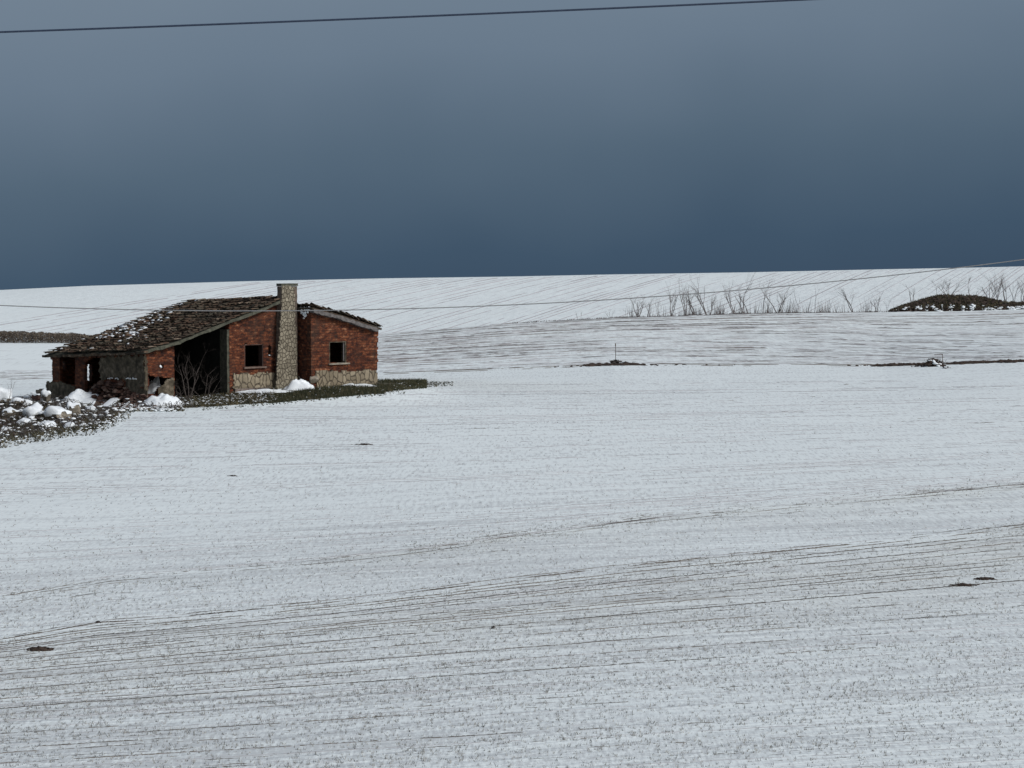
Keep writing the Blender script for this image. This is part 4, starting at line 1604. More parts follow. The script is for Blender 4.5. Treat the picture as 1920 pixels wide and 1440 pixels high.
# ------------------------------------------------------------------ boulders at the lower left, each with its cap of snow
def boulder(px, py, wpx, hpx, seed, label, Y=None, snow=0.9, mat=None, group='snow capped boulders left of the ruin'):
    base = hit(px, py)
    if Y is not None:
        d = ray(px, py)
        base = CAM + d * (Y / d[1])
    sc = base[1] / FP
    sx, sz = wpx * sc / 2 * 1.12, hpx * sc / 2 * 1.12
    o = thing('boulder', label, 'boulder', base.tolist(), group)
    c = base + np.array([0, 0, sz * 0.85])
    V, F = rock_mesh(c, (sx, sx * 0.8, sz), seed, 3, 0.5)
    mb = MB()
    mb.add(V, F)
    mb.build('stone', mat or m_stone, o)
    # cap
    n = (V - c) / np.array([sx, sx * 0.8, sz])
    n /= np.linalg.norm(n, axis=1)[:, None]
    lim = 0.50 - snow * 0.60 + 1.5 * (fbm(V[:, 0] * 6, V[:, 2] * 6 + V[:, 1], seed, 3) - 0.5)
    up = n[:, 2] * 0.75 + 0.25 * -n[:, 1] * 0.6 - lim
    keepf = [f for f in F if min(up[list(f)]) > 0]
    grow = np.clip(up, 0, 0.25)[:, None] * 4
    V2 = V + n * (0.012 + 0.026 * grow) * np.array([1, 1, 1.2]) - n * 0.008 * (grow < 0.2)
    if keepf:
        mb = MB()
        mb.add(V2, keepf)
        mb.build('snow_cap', m_snow, o, smooth=True)
    return o


boulder(4, 762, 34, 30, 1, 'tall snow capped boulder cut by the left edge of the photo', snow=1.0)
boulder(69, 788, 40, 32, 2, 'broad flat boulder wholly covered by a snow pillow', snow=1.25)
boulder(110, 792, 42, 34, 3, 'snow capped boulder between the snow pillow and the bare brown boulder', snow=1.05)
boulder(141, 786, 32, 38, 4, 'upright brown boulder with a bare right face', snow=0.35)
boulder(88, 757, 24, 24, 5, 'round boulder with a snow patch near the broken corner of the side wall', snow=0.6)
boulder(42, 800, 22, 15, 6, 'small stone with snow below and left of the snow pillow', snow=0.9)
boulder(58, 793, 18, 12, 16, 'small dark stone tucked against the left of the snow pillow', snow=0.4)
boulder(32, 765, 22, 16, 7, 'grey stone with little snow right of the tall edge boulder', snow=0.5)
boulder(52, 765, 16, 14, 8, 'small snowy stone before the wall stub', snow=1.0)
boulder(88, 806, 26, 16, 9, 'low snowy stone in front of the middle boulders', snow=1.0)
boulder(22, 785, 28, 18, 10, 'dark stone with thin snow near the left edge', snow=0.2)
boulder(170, 777, 26, 17, 11, 'lumpy snow covered stone right of the bare brown boulder', snow=1.2)
boulder(128, 806, 26, 12, 12, 'flat snowy stone in the weeds below the brown boulder', snow=1.0)
boulder(158, 803, 20, 9, 13, 'last low snowy stone toward the open field', snow=1.0)
boulder(14, 812, 22, 12, 14, 'half buried stone among weeds at the left edge', snow=0.6)
boulder(68, 752, 18, 15, 15, 'small brick coloured stone at the wall stub', snow=0.2, mat=m_rubble)

# ------------------------------------------------------------------ rubble, weeds and sticks as uncountable cover
bot_l = lambda x: np.interp(x, [0, 60, 120, 175, 215, 250], [838, 827, 819, 812, 796, 778])
top_l = lambda x: np.interp(x, [0, 40, 60, 120, 175, 215, 250], [762, 756, 748, 758, 775, 775, 770])
P, px, py = ground_pts_in(0, 212, top_l, lambda x: bot_l(x) - 14, 260, 90)
mb = MB()
scatter_rocks(mb, P + [0, 0, 0.03], np.random.default_rng(1).uniform(0.03, 0.11, len(P)), 1, 0.7)
P2, _, _ = ground_pts_in(175, 330, lambda x: 742 + 0 * x, lambda x: 770 - 0.01 * x, 420, 91)
scatter_rocks(mb, P2 + [0, 0, 0.03], np.random.default_rng(2).uniform(0.04, 0.17, len(P2)), 2, 0.7)
o = mb.build('rubble', m_rubble)
tag(o, 'broken brick and stone rubble strewn before the left side of the ruin', 'rubble', kind='stuff')
# rubble bank under the side wall
mb = MB()
r_ = np.random.default_rng(5)
for k in range(420):
    pxx = r_.uniform(180, 275)
    lim = np.interp(pxx, [180, 195, 230, 245, 275], [722, 714, 716, 735, 742])
    pyy = r_.uniform(lim, 765)
    d = s0(pxx, pyy)
    fr_ = 0.10 + 0.9 * (pyy - lim) / 45
    p = W(-fr_ * r_.uniform(0.1, 1.1), d[0], d[1] + 0.0)
    s_ = r_.uniform(0.05, 0.14)
    V = ICO1[0] * (1 + r_.normal(0, 0.2, (len(ICO1[0]), 1))) * np.array([s_ * 1.3, s_, s_ * 0.75])
    mb.add(V + p, ICO1[1], r_.random())
o = mb.build('rubble', m_rubble)
tag(o, 'fallen reddish masonry piled against the lower side wall', 'rubble', kind='stuff')

# little snow lumps caught on the rubble and weeds
mb = MB()
Pa, _, _ = ground_pts_in(-10, 225, lambda x: top_l(x) + 8, lambda x: bot_l(x) + 3, 330, 92)
Pb, _, _ = ground_pts_in(190, 345, lambda x: 745 + 0 * x, lambda x: 773 - 0 * x, 420, 93)
Pc, _, _ = ground_pts_in(330, 520, lambda x: 738 - (x - 330) * 0.03, lambda x: 764 - (x - 330) * 0.05, 420, 94)
Pd, _, _ = ground_pts_in(500, 860, lambda x: np.interp(x, [500, 704, 860], [730, 720, 714]), lambda x: np.interp(x, [500, 700, 860], [756, 738, 722]), 110, 95)
for PP, s0_, s1_, hh in ((Pa, .02, .075, .16), (Pb, .04, .12, .07), (Pc, .025, .07, .07), (Pd, .02, .05, .07)):
    scatter_rocks(mb, PP + [0, 0, hh], np.random.default_rng(7).uniform(s0_, s1_, len(PP)), 8, 0.35)
o = mb.build('snow_clumps', m_snow, smooth=True)
tag(o, 'small clumps of snow caught on the rubble and weeds round the ruin', 'snow', kind='stuff')


def weed_field(name, specs, mat, label, seed, cat='weeds', per=4):
    Vs, Fs, Rs, n = [], [], [], 0
    for (x0, x1, f0_, f1_, cnt, hmin, hmax, wd, lean) in specs:
        P, _, _ = ground_pts_in(x0, x1, f0_, f1_, cnt, seed)
        seed += 1
        V, F, rn = blades(P, np.random.default_rng(seed).uniform(hmin, hmax, len(P)), wd, lean, per, seed)
        Vs.append(V)
        Fs.append(F + n)
        Rs.append(rn)
        n += len(V)
    o = fast_mesh(name, np.concatenate(Vs), np.concatenate(Fs), mat, rnd=np.concatenate(Rs))
    return tag(o, label, cat, kind='stuff')


weed_field('weeds', [
    (-20, 215, lambda x: top_l(x) + 15, lambda x: bot_l(x) - 6, 1500, .05, .22, .020, 1.1),
    (-20, 250, lambda x: bot_l(x) - 22, lambda x: bot_l(x) + 4, 620, .04, .16, .020, 1.2),
    (-20, 215, lambda x: top_l(x) + 8, lambda x: bot_l(x) - 4, 380, .20, .42, .022, 1.3),
    (180, 345, lambda x: 745 + 0 * x, lambda x: 772 + 0 * x, 1500, .05, .18, .018, 1.2),
    (300, 520, lambda x: 736 - (x - 300) * .03, lambda x: 768 - (x - 300) * .06, 5200, .06, .20, .02, 1.1)],
    m_weed, 'dark tangled dead weeds before the porch and among the boulders', 110)
m_grass = flat_mat('green_verge_grass', (0.014, 0.020, 0.012), (0.042, 0.046, 0.024), 2.0, 0.9, 0.0, rnd=0.7, c3=(0.12, 0.10, 0.06))
weed_field('grass', [
    (505, 720, lambda x: np.interp(x, [500, 600, 704], [745, 728, 722]), lambda x: np.interp(x, [500, 700], [757, 739]), 4600, .06, .20, .02, 1.0),
    (380, 760, lambda x: np.interp(x, [380, 500, 700, 760], [758, 751, 733, 729]), lambda x: np.interp(x, [380, 500, 700, 760], [770, 761, 744, 738]), 420, .04, .13, .02, 1.2),
    (700, 800, lambda x: 713 + 0 * x, lambda x: 736 - (x - 700) * .08, 1900, .06, .20, .02, 1.0),
    (790, 850, lambda x: 716 + 0 * x, lambda x: 727 - (x - 790) * .06, 200, .04, .10, .02, 1.0)],
    m_grass, 'green and brown grass verge running out right of the ruin', 140, 'grass')

crest_y = lambda x: np.interp(x, KPX, PY_CREST)


def crest_scrub():
    r = np.random.default_rng(211)
    n = 5200
    px = r.uniform(960, 1990, n)
    px = px[r.random(n) < np.interp(px, [960, 1100, 1180, 1700, 1990], [.25, .5, 1, 1, 1]) * (0.25 + sstep(.4, .6, fbm(px / 30, px * 0, 212, 2)))]
    Yc = np.interp(px, KPX, Y_CREST) + r.uniform(-2.5, 0.8, len(px))
    X = (px - 960) / FP * (Yc + .45)
    P = np.c_[X, Yc, gz(X, Yc)]
    tall = (r.random(len(px)) < np.where(px < 1580, 0.22, 0.13)) & (px > 1180)
    h = np.where(tall, r.uniform(0.3, 2.0, len(px)), r.uniform(0.05, 0.18, len(px)))
    V, F, rn = blades(P, h, np.where(tall, 0.020, 0.030), 0.45, 2, 213)
    o = fast_mesh('scrub', V, F, m_bark_far, rnd=rn)
    tag(o, 'fine dry scrub and thin shoots between the shrubs along the crest', 'scrub', kind='stuff')


crest_scrub()


def brush_arcs():
    r = np.random.default_rng(221)
    mb, ms = MB(), MB()
    Q, _, _ = ground_pts_in(-30, 205, lambda x: top_l(x) - 2, lambda x: bot_l(x) - 8, 900, 222)
    Q2, _, _ = ground_pts_in(205, 345, lambda x: 744 + 0 * x, lambda x: 770 + 0 * x, 260, 223)
    Q = np.concatenate([Q, Q2])
    for p in Q:
        a = r.uniform(0, 2 * pi)
        L = r.uniform(0.25, 0.85)
        H = r.uniform(0.10, 0.42)
        ks = np.linspace(0, 1, 5)
        pts = p + np.c_[np.cos(a) * L * ks, np.sin(a) * L * 0.7 * ks, H * np.sin(pi * (0.15 + 0.75 * ks)) - 0.05] + r.normal(0, .02, (5, 3))
        mb.tube(pts, [.014, .013, .011, .009, .006], 3, cap=False)
        if r.random() < 0.16:
            s_ = r.uniform(.02, .08)
            ms.add(ICO1[0] * (1 + r.normal(0, .2, (len(ICO1[0]), 1))) * [s_ * 1.6, s_, s_ * .5] + pts[2] + [0, 0, .02], ICO1[1])
    tag(mb.build('brush', m_bark), 'dark tangled brush spread over the boulder heap at the left edge', 'brush', kind='stuff')
    tag(ms.build('snow_clumps', m_snow, smooth=True), 'snow bits lying on the dark brush at the left edge', 'snow', kind='stuff')


brush_arcs()

# sticks and planks lying in front of the side wall
def plank(name, p0, p1, w, t, mat, label, cat, lift=(0.1, 0.3)):
    a, b = hit(*p0), hit(*p1)
    a = a + ZV * lift[0]
    b = b + ZV * lift[1]
    d = (b - a)
    ax = d / 2
    n = np.cross(d / np.linalg.norm(d), ZV)
    n /= np.linalg.norm(n)
    up = np.cross(n, d / np.linalg.norm(d))
    mb = MB()
    c = (a + b) / 2
    mb.box(c, ax, n * w / 2, up * t / 2)
    o = thing(name, label, cat, c.tolist(), 'timbers and slabs fallen before the side wall')
    mb.build('timber' if mat is m_slab else 'slab', mat, o)
    mb = MB()
    k = 7
    vs, fs = [], []
    for i in range(k + 1):
        q = a + d * (0.04 + 0.92 * i / k)
        for s_ in (-1, -0.4, 0.4, 1):
            vs.append(q + n * w * 0.5 * s_ + up * (t / 2 + (0.004 if abs(s_) == 1 else random.uniform(.02, .045))))
    for i in range(k):
        for j_ in range(3):
            fs.append((i * 4 + j_, i * 4 + j_ + 1, i * 4 + j_ + 5, i * 4 + j_ + 4))
    mb.add(vs, fs)
    mb.build('snow_cover', m_snow, o, smooth=True)
    return o


plank('fallen_timber', (222, 775), (245, 758), .12, .08, m_slab, 'long snowy timber slanting up before the rubble of the side wall', 'timber', (0.03, 0.12))
plank('fallen_timber', (255, 770), (318, 766), .10, .08, m_slab, 'dark timber lying level below the snow heap by the porch', 'timber', (0.05, 0.03))
plank('fallen_timber', (268, 762), (300, 770), .14, .06, m_slab, 'short snowy board crossing under the level dark timber', 'timber', (0.12, 0.03))
plank('fallen_timber', (160, 783), (178, 762), .10, .07, m_slab, 'dark timber leaning in the low snow bank', 'timber', (0.03, 0.2))
plank('broken_slab', (196, 768), (218, 757), .45, .07, m_moss, 'broken dark slab tilted in the rubble under the rendered wall', 'slab', (0.05, 0.22))
plank('broken_slab', (284, 757), (312, 763), .5, .06, m_moss, 'broken dark slab beside the snow heap near the porch', 'slab', (0.15, 0.04))


# ------------------------------------------------------------------ bare shrubs
def grow(mb, mt, p, d, L, r, depth, rs, spread, up=0.25):
    n = 5
    pts, rad = [p], [r]
    for i in range(n):
        d = d + rs.normal(0, 0.11, 3) + np.array([0, 0, up * 0.12])
        d /= np.linalg.norm(d)
        p = p + d * L / n
        pts.append(p)
        rad.append(r * (1 - 0.55 * (i + 1) / n))
    (mb if depth < 1 else mt).tube(pts, rad, 5 if depth < 1 else 3, cap=(depth < 1))
    if depth >= 3:
        return
    k = rs.integers(3, 6) if depth < 2 else rs.integers(2, 4)
    for _ in range(k):
        i = rs.integers(2, n + 1)
        a = rs.uniform(0, 2 * pi)
        side = np.array([cos(a), sin(a) * 0.8, 0.15])
        nd = d * 0.9 + side * spread
        nd /= np.linalg.norm(nd)
        grow(mb, mt, pts[i], nd, L * rs.uniform(0.35, 0.68), rad[i] * 0.62, depth + 1, rs, spread, up)


def shrub(px, py, hpx, stems, lean, spread, label, seed, Y=None, thick=1.0, mat=None, name='bare_shrub', cat='shrub', group='bare shrubs along the crest of the middle field', base=None):
    if base is None:
        if Y is None:
            Y = float(np.interp(px, KPX, Y_CREST)) - 1.0
        base = at_dist(px, Y)
        if py is not None:
            d = ray(px, py)
            zz = ZC + d[2] / d[1] * Y
            if zz > base[2]:
                base[2] = zz
    sc = base[1] / FP
    H = hpx * sc
    rs = np.random.default_rng(seed)
    o = thing(name, label, cat, base.tolist(), group)
    mb, mt = MB(), MB()
    for s_ in range(stems):
        off = (s_ - (stems - 1) / 2) * spread * 0.55
        d = np.array([lean + off + rs.normal(0, 0.06), rs.normal(0, 0.2), 1.0])
        d /= np.linalg.norm(d)
        hh = H * rs.uniform(0.6, 0.85)
        grow(mb, mt, base + np.array([off * 0.15, 0, -0.05]), d, hh, 0.036 * thick * (0.7 + H / 4), 0, rs, spread)
    mb.build('stem', mat or m_bark_far, o)
    if mt.v:
        mt.build('twigs', mat or m_bark_far, o)
    return o


SH = [
    (1082, 599, 15, 1, 0, .3, 'tiny thin sapling standing alone at the left end of the shrub row', .5),
    (1089, 599, 15, 1, 0.05, .3, 'tiny thin sapling right beside the lone leftmost one', .5),
    (1144, 597, 17, 3, 0, .7, 'small low shrub, first past the two lone saplings', .45),
    (1175, 595, 19, 2, -.15, .7, 'small shrub left of the first dark V shaped one', .5),
    (1196, 594, 38, 3, 0.05, .55, 'dark V shaped shrub, the first tall one from the left', 1.1),
    (1214, 593, 42, 1, 0.3, .45, 'dark single stem leaning right beside the first V shaped shrub', 1.15),
    (1236, 592, 30, 1, -.1, .4, 'slim upright sapling right of the right leaning stem', .8),
    (1259, 592, 54, 3, 0.0, .55, 'fan shaped shrub of pale stems where the wire passes', .8),
    (1286, 592, 58, 3, -.08, .5, 'bushy shrub of many stems left of the dark left leaning pair', .8),
    (1301, 591, 50, 2, -.3, .35, 'dark pair of stems leaning left, thick at the foot', 1.25),
    (1325, 590, 64, 2, -.38, .4, 'tall shrub with one long stem reaching far to the left', 1.05),
    (1332, 590, 40, 2, 0.25, .4, 'shorter right leaning stems at the foot of the long reaching one', .9),
    (1348, 589, 20, 2, 0, .5, 'low scrub in the gap after the long reaching shrub', .5),
    (1376, 588, 48, 2, -.42, .45, 'left leaning shrub alone in the middle of the row', 1.0),
    (1395, 588, 62, 2, -.2, .45, 'tall slanting shrub with upright twigs crossing the wire', 1.0),
    (1401, 588, 48, 1, 0.05, .6, 'upright stem rising close behind the tall slanting shrub', .9),
    (1430, 587, 66, 1, -.05, .5, 'tallest upright sapling, its top bent like a hook', .85),
    (1438, 587, 34, 1, 0.1, .45, 'short sapling right of the tallest upright one', .7),
    (1458, 587, 52, 3, 0.05, .8, 'wide V shaped shrub with dark crossing branches', 1.15),
    (1485, 586, 20, 1, 0.3, .5, 'little slanting sapling right of the wide V shaped shrub', .6),
    (1496, 586, 44, 1, 0.15, .3, 'slim right leaning sapling at the start of the gap', .6),
    (1514, 586, 28, 1, 0.1, .3, 'dark short sapling, left one of a pair in the gap', .8),
    (1527, 586, 38, 1, 0, .2, 'straight stick like sapling, right one of a pair in the gap', .7),
    (1573, 586, 20, 1, -.35, .4, 'thin curved sapling left of the forked shrub', .4),
    (1599, 586, 52, 2, -.35, .7, 'forked shrub with a long arm stretched up to the left', 1.0),
    (1621, 586, 22, 2, 0.1, .7, 'low faint scrub between the two forked shrubs', .4),
    (1643, 586, 40, 2, 0.15, .8, 'forked shrub nearest the left foot of the dark mound', .95),
    (1663, 586, 30, 2, 0.1, .6, 'faint scrub close to the left foot of the dark mound', .4),
    (1709, 570, 38, 2, 0.15, .7, 'dark forked sapling on the left shoulder of the mound', 1.1),
    (1755, 556, 24, 1, 0, .4, 'thin sapling on top of the mound, left of its bushy shrub', .5),
    (1778, 556, 36, 6, 0, .6, 'bushy many stemmed shrub on the top of the mound', .7),
    (1818, 556, 36, 1, -.2, .4, 'crooked dark stem on the mound right of its bushy shrub', 1.0),
    (1828, 557, 22, 1, 0.25, .4, 'short slanting stem beside the crooked one on the mound', .6),
    (1856, 562, 42, 4, 0, .7, 'spreading shrub on the right slope of the mound', .9),
    (1869, 564, 48, 3, 0.05, .4, 'dense upright shrub behind the spreading one on the mound', .8),
    (1885, 566, 44, 3, 0, .5, 'thick tangle of stems at the right foot of the mound', .8),
    (1901, 568, 50, 2, 0.1, .5, 'tall pale sapling second from the right edge', .7),
    (1917, 568, 46, 3, 0, .5, 'shrub cut by the right edge of the photo', .8),
]
for i, (px, py, h, st, ln, spd, lab, th) in enumerate(SH):
    shrub(px, py, h, st, ln, spd, lab, 500 + i, thick=th * 0.95, Y=None if px < 1690 else 211.5)

# leafless bush growing inside the porch, low shoots at its foot
pb = W(*(lambda q: (q[0], 0.55, 0.12))(f0(366, 742)))
shrub(0, None, 92, 3, 0.0, .75, 'leafless grey bush growing in the dark open porch', 901, thick=.75, mat=m_bark, name='bare_bush', cat='bush', group='bare bushes in the porch', base=pb)
pb = W(*(lambda q: (q[0], 0.35, 0.12))(f0(392, 742)))
shrub(0, None, 58, 4, 0.0, .9, 'lower scraggy bush right of the tall one in the porch', 905, thick=.6, mat=m_bark, name='bare_bush', cat='bush', group='bare bushes in the porch', base=pb)
pb = W(*(lambda q: (q[0], 0.25, 0.12))(f0(345, 742)))
shrub(0, None, 42, 3, 0.0, .9, 'small twiggy bush at the left jamb of the porch', 908, thick=.6, mat=m_bark, name='bare_bush', cat='bush', group='bare bushes in the porch', base=pb)
# twigs and a thin reed at the lower left
pb = hit(15, 768)
shrub(0, None, 52, 1, 0.02, .3, 'thin upright stick behind the tall boulder at the left edge', 915, thick=.4, mat=m_bark, name='bare_sapling', cat='sapling', group=None, base=pb)
for k, (px, py, h, lab) in enumerate(((35, 768, 24, 'twiggy bramble right of the edge boulder'), (192, 790, 22, 'small twiggy bramble at the right end of the boulder heap'),
                                     (118, 765, 20, 'low bramble behind the middle boulders'))):
    shrub(0, None, h, 5, 0, 1.1, lab, 930 + k, thick=.45, mat=m_bark, name='bramble', cat='bramble', group='brambles among the boulders', base=hit(px, py))

# ------------------------------------------------------------------ dark mound on the crest at right
mx = np.array([1668, 1690, 1705, 1725, 1755, 1825, 1858, 1885, 1920, 1990, 2060])
mt_ = np.array([583, 573, 568, 562, 553, 553, 560, 566, 567, 570, 580])
mbm = np.array([584, 581, 580, 582, 584, 586, 586, 583, 578, 580, 582])
YM = 210.0


def ray_at(px, py, Y):
    d = ray(px, py)
    return CAM + d * (Y / d[1])


mound = thing('earth_mound', 'long dark mound of earth and stones on the crest at the right', 'mound', at_dist(1800, YM).tolist())
V, F = [], []
na_, nb_ = 90, 14
for i in range(na_ + 1):
    px = 1665 + (2065 - 1665) * i / na_
    zt_ = ray_at(px, np.interp(px, mx, mt_) + 1.5, YM + 1.2)[2]
    zb_ = ray_at(px, np.interp(px, mx, mbm) - 2, YM - 1.2)[2]
    for j in range(nb_ + 1):
        t = j / nb_
        Yp = YM - 1.6 + 5.2 * t
        hz = sin(pi * min(1, t * 1.0) ** 0.8) if t < 1 else 0
        z = zb_ - 0.3 + (zt_ - zb_ + 0.3) * max(hz, 0) + 0.22 * (fbm(i / 2.0, j / 2.0, 91, 3) - 0.5)
        V.append([(px - 960) / FP * Yp, Yp, z])
for i in range(na_):
    for j in range(nb_):
        a = i * (nb_ + 1) + j
        F.append((a, a + nb_ + 1, a + nb_ + 2, a + 1))
mb = MB()
mb.add(V, F, 0.4)
mb.build('soil', m_earth, mound)


def mound_y(t):
    tp = (math.asin(min(1.0, max(0.0, 1 - t))) / pi) ** 1.25
    return YM - 1.6 + 5.2 * tp - 0.12


mb, ms_ = MB(), MB()
r_ = np.random.default_rng(19)
for k in range(2600):
    px = r_.uniform(1668, 2060)
    a, b = np.interp(px, mx, mt_), np.interp(px, mx, mbm)
    t = r_.random()
    p = ray_at(px, a + (b - a) * t, mound_y(t))
    s_ = r_.uniform(0.03, 0.07) if r_.random() < 0.75 else r_.uniform(0.07, 0.17)
    if t > 0.55:
        s_ *= 0.6
    Vv = ICO1[0] * (1 + r_.normal(0, 0.25, (len(ICO1[0]), 1))) * np.array([s_ * 1.3, s_, s_ * 0.8])
    if t > 0.55 and r_.random() < 0.85 and fbm(px / 6, t * 2.2, 95, 3) > 0.50:
        ms_.add(Vv * [1.5, 1.3, 0.9] + p + np.array([0, -0.15, 0]), ICO1[1])
    elif t < 0.93:
        mb.add(Vv + p, ICO1[1], r_.random())
mb.build('stones', m_earth, mound)['kind'] = 'stuff'
ms_.build('snow_patches', m_snow, mound, smooth=True)['kind'] = 'stuff'

r_ = np.random.default_rng(231)
n = 5200
px = r_.uniform(1672, 2050, n)
tt_ = r_.random(n) ** 1.3
PP = np.array([ray_at(a, np.interp(a, mx, mt_) + 1 + (np.interp(a, mx, mbm) - np.interp(a, mx, mt_)) * t * 0.8, mound_y(t * 0.8)) for a, t in zip(px, tt_)])
V, F, rn = blades(PP, r_.uniform(0.06, 0.26, n), 0.05, 1.2, 2, 232)
so_ = fast_mesh('dead_growth', V - np.array(mound['_o']), F, m_weed, rnd=rn)
so_.parent = mound
so_['kind'] = 'stuff'

# ------------------------------------------------------------------ scrub hedge behind the ruin, far left
hedge = thing('scrub_hedge', 'low brown scrub hedge on the crest behind the left end of the ruin', 'hedge', at_dist(70, 167).tolist())
r_ = np.random.default_rng(29)
n = 42000
px = r_.uniform(-260, 196, n)
Yh = r_.uniform(165.5, 169, n)
hgt = np.interp(px, [-260, 0, 100, 150, 180, 196], [24, 23, 20, 18, 12, 4]) / FP * 167 * (0.92 + 0.16 * (vnoise(px / 5, px * 0, 3) - 0.5))
X = (px - 960) / FP * (Yh + .45)
zb = gz(X, Yh)
zc2 = zb + hgt * r_.random(n) ** 0.8
c = np.c_[X, Yh, zc2]
sz = r_.uniform(0.02, 0.07, n)
a1 = r_.normal(size=(n, 3))
a1 /= np.linalg.norm(a1, axis=1)[:, None]
a2 = r_.normal(size=(n, 3))
a2 /= np.linalg.norm(a2, axis=1)[:, None]
V = np.empty((n * 3, 3))
V[0::3] = c - a1 * sz[:, None]
V[1::3] = c + a1 * sz[:, None]
V[2::3] = c + a2 * sz[:, None] * 1.4
m_hedge = flat_mat('hedge_scrub', (0.028, 0.024, 0.020), (0.095, 0.075, 0.060), 1.2, 0.95, 0.0, rnd=0.75, c3=(0.19, 0.16, 0.12))
ho = fast_mesh('foliage', V - np.array(hedge['_o']), np.arange(n * 3).reshape(-1, 3), m_hedge, rnd=np.repeat(r_.random(n // 4 + 1), 4)[:n])
ho.parent = hedge

# ------------------------------------------------------------------ earth bank along the upper edge of the near field
bank = MB()
r_ = np.random.default_rng(37)
for k in range(2600):
    px = r_.uniform(860, 1990)
    wgt = np.interp(px, [860, 1000, 1090, 1110, 1195, 1215, 1420, 1520, 1630, 1650, 1712, 1735, 1775, 1810, 1990],
                    [0, 0, .1, 1.0, .9, .1, 0, 0, .1, .9, .9, .8, .3, 1.0, .9])
    if r_.random() > wgt * 0.85:
        continue
    pe = np.interp(px, KPX, PY_EDGE)
    p = at_dist(px, float(np.interp(px, KPX, [132, 132, 132, 133, 135, 137, 138, 138, 137, 136])) - 1.2 + r_.normal(0, 0.35))
    s_ = r_.uniform(0.03, 0.10) * (0.6 + 0.6 * wgt)
    Vv = ICO1[0] * (1 + r_.normal(0, 0.25, (len(ICO1[0]), 1))) * np.array([s_ * 2.0, s_ * 1.2, s_ * 0.8])
    bank.add(Vv + p + np.array([0, 0, 0.02 + 0.05 * wgt * r_.random()]), ICO1[1], r_.random())
o = bank.build('earth_clods', m_earth)
tag(o, 'low line of dark soil clods between the near and the middle field', 'earth', kind='stuff')


def clump(px, py, wpx, hpx, n, label, cat, seed, name, Y=None, mat=None, twig=False, snow=0):
    b = hit(px, py) if Y is None else at_dist(px, Y)
    sc = b[1] / FP
    r_ = np.random.default_rng(seed)
    o = thing(name, label, cat, b.tolist())
    mb, ms = MB(), MB()
    for k in range(n):
        x = r_.normal(0, 0.42)
        y = r_.normal(0, 0.3)
        hz = max(0, 1 - x * x - y * y) * r_.random()
        p = b + np.array([x * wpx * sc / 2, y * wpx * sc / 2 * 0.8, hz * hpx * sc])
        s_ = min(wpx * sc * r_.uniform(0.02, 0.075), hpx * sc * 0.8)
        Vv = ICO1[0] * (1 + r_.normal(0, 0.28, (len(ICO1[0]), 1))) * np.array([s_ * 1.4, s_, s_ * 0.7])
        (ms if r_.random() < snow else mb).add(Vv + p, ICO1[1], r_.random())
    mb.build('soil' if mat is m_earth else 'stems', mat or m_earth, o)
    if ms.v:
        ms.build('snow', m_snow, o, smooth=True)
    if twig:
        mt = MB()
        for k in range(50):
            a = r_.uniform(0, 2 * pi)
            q = b + np.array([r_.normal(0, .25) * wpx * sc / 2, 0, 0])
            mt.tube([q, q + np.array([cos(a) * 0.6, sin(a) * 0.4, 0.9]) * hpx * sc * r_.uniform(.7, 1.25)], [0.012, 0.006], 3, cap=False)
        mt.build('twigs', m_bark, o)
    return o


clump(1156, 683, 34, 10, 80, 'dry twiggy bush at the foot of the thin left stake', 'bush', 1, 'dry_bush', twig=True, mat=m_bark, Y=135.6)
clump(1750, 686, 46, 15, 110, 'dark rubble and root clump beside the right stake', 'root clump', 2, 'root_clump', twig=True, mat=m_earth, snow=.15, Y=134.0)
clump(1723, 685, 22, 6, 50, 'smaller dark soil clump left of the root clump', 'soil clump', 3, 'soil_clump', mat=m_earth, Y=134.5)
clump(1772, 690, 20, 5, 40, 'flat snowy soil clump right below the root clump', 'soil clump', 4, 'soil_clump', mat=m_earth, snow=.3, Y=131.5)
clump(75, 1220, 50, 5, 200, 'dark maroon patch of upturned soil at the lower left', 'soil clod', 5, 'soil_clod', mat=m_earth)
clump(1806, 1099, 46, 3, 160, 'long dark streak of bare soil at the right', 'soil clod', 6, 'soil_clod', mat=m_earth)
clump(1848, 1087, 44, 3, 140, 'second bare soil streak up and right of the dark one', 'soil clod', 7, 'soil_clod', mat=m_earth)
clump(925, 1179, 12, 6, 60, 'small arched clod of soil near the centre of the rows', 'soil clod', 8, 'soil_clod', mat=m_earth)
clump(183, 1170, 14, 5, 60, 'small clod on the line left of centre above the maroon patch', 'soil clod', 9, 'soil_clod', mat=m_earth)
clump(683, 834, 34, 2, 50, 'faint dark clod in the clean snow below the ruin', 'soil clod', 10, 'soil_clod', mat=m_earth)
clump(436, 893, 20, 2, 30, 'faint dark clod in the clean snow left below the ruin', 'soil clod', 11, 'soil_clod', mat=m_earth)

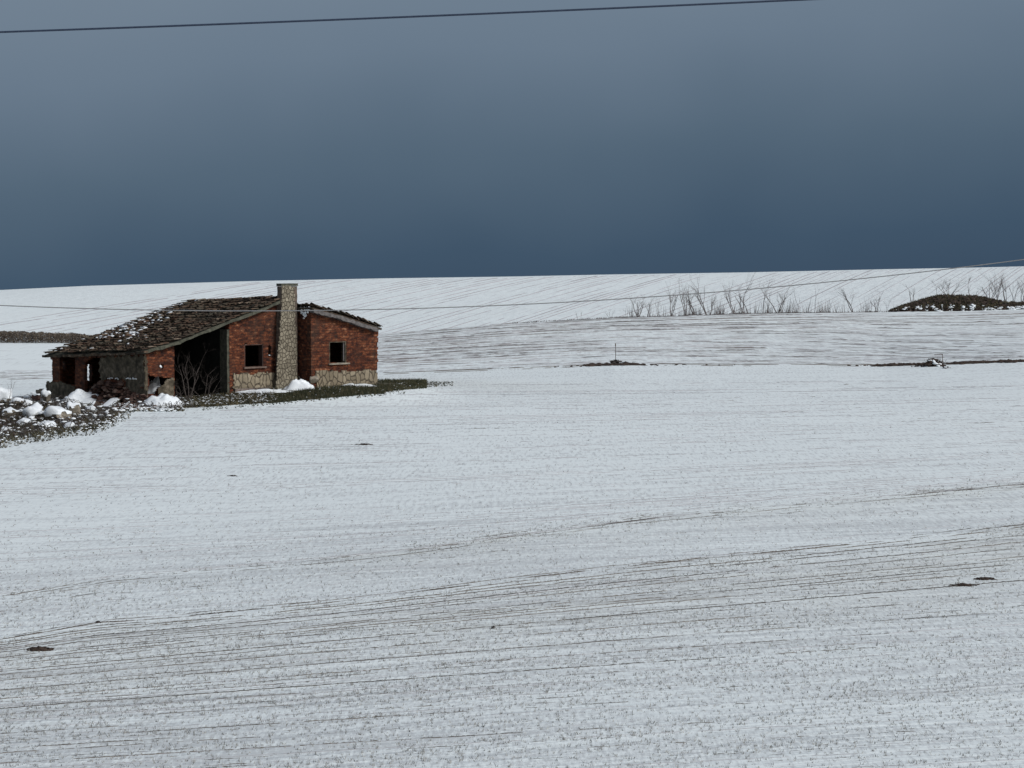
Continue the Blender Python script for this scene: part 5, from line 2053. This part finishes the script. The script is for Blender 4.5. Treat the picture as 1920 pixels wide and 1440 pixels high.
# ------------------------------------------------------------------ stakes
def stake(px, top, bot, Y, label, arm=False, r=0.022):
    b = at_dist(px, Y)
    sc = Y / FP
    H = (bot - top) * sc
    o = thing('wooden_stake' if not arm else 'marker_post', label, 'stake' if not arm else 'post', b.tolist(), 'thin markers at the field edge')
    mb = MB()
    mb.tube([b - ZV * 0.1, b + ZV * H * .5 + RT * 0.01, b + ZV * H], [r, r * .95, r * .9], 7)
    mb.build('pole', m_wood, o)
    mb = MB()
    if arm:
        t = b + ZV * (H - 0.04)
        mb.tube([t + RT * 0.02, t - RT * 0.28 + ZV * .01, t - RT * 0.52 - ZV * 0.02], [0.022, .02, .016], 6)
        mb.tube([b + RT * .16 - ZV * .03, b + ZV * H * .35], [.018, .016], 5)
        mb.tube([b - RT * .16 - ZV * .03, b + ZV * H * .35], [.018, .016], 5)
        mb.build('bracket', m_wood, o)
    else:
        mb.tube([b + ZV * (H - 0.16), b + ZV * (H + .005)], [r * 1.6, r * 1.6], 7)
        mb.build('cap', m_wood, o)


stake(1154, 642, 682, 136.0, 'thin straight stake rising from the dry bush at the field edge')
stake(1767, 657, 676, 136.4, 'short marker post with a side arm beside the root clump', arm=True)


# ------------------------------------------------------------------ overhead cables
def cable(pts, Y, rad, mat, label, slant=0.0):
    px = np.array([p[0] for p in pts], float)
    py = np.array([p[1] for p in pts], float)
    cf = np.polyfit((px - 960) / 1000, py, 3 if len(pts) > 6 else 2)
    xs = np.linspace(-700, 2700, 80)
    ys = np.polyval(cf, (xs - 960) / 1000)
    # outside the frame carry on with a gentle catenary-like curve
    P = []
    for x, y in zip(xs, ys):
        d = ray(x, y)
        YY = Y + slant * (x - 960) / 1000
        P.append(CAM + d * (YY / d[1]))
    mb = MB()
    mb.tube(P, rad, 8)
    o = mb.build('power_cable', mat)
    return tag(o, label, 'cable', 'overhead cables crossing the view')


cable([(0, 60), (600, 39), (1000, 21), (1500, 0)], 26.0, 0.0115, m_wire, 'thick dark overhead cable crossing the top of the sky')
cable([(0, 573), (300, 581), (560, 582), (900, 575), (1100, 565), (1300, 551), (1500, 533), (1700, 513), (1920, 487)], 58.0, 0.0125, m_wire2,
      'thin grey cable sagging across the ruin and the far hill')

for o in bpy.data.objects:
    if '_o' in o:
        del o['_o']
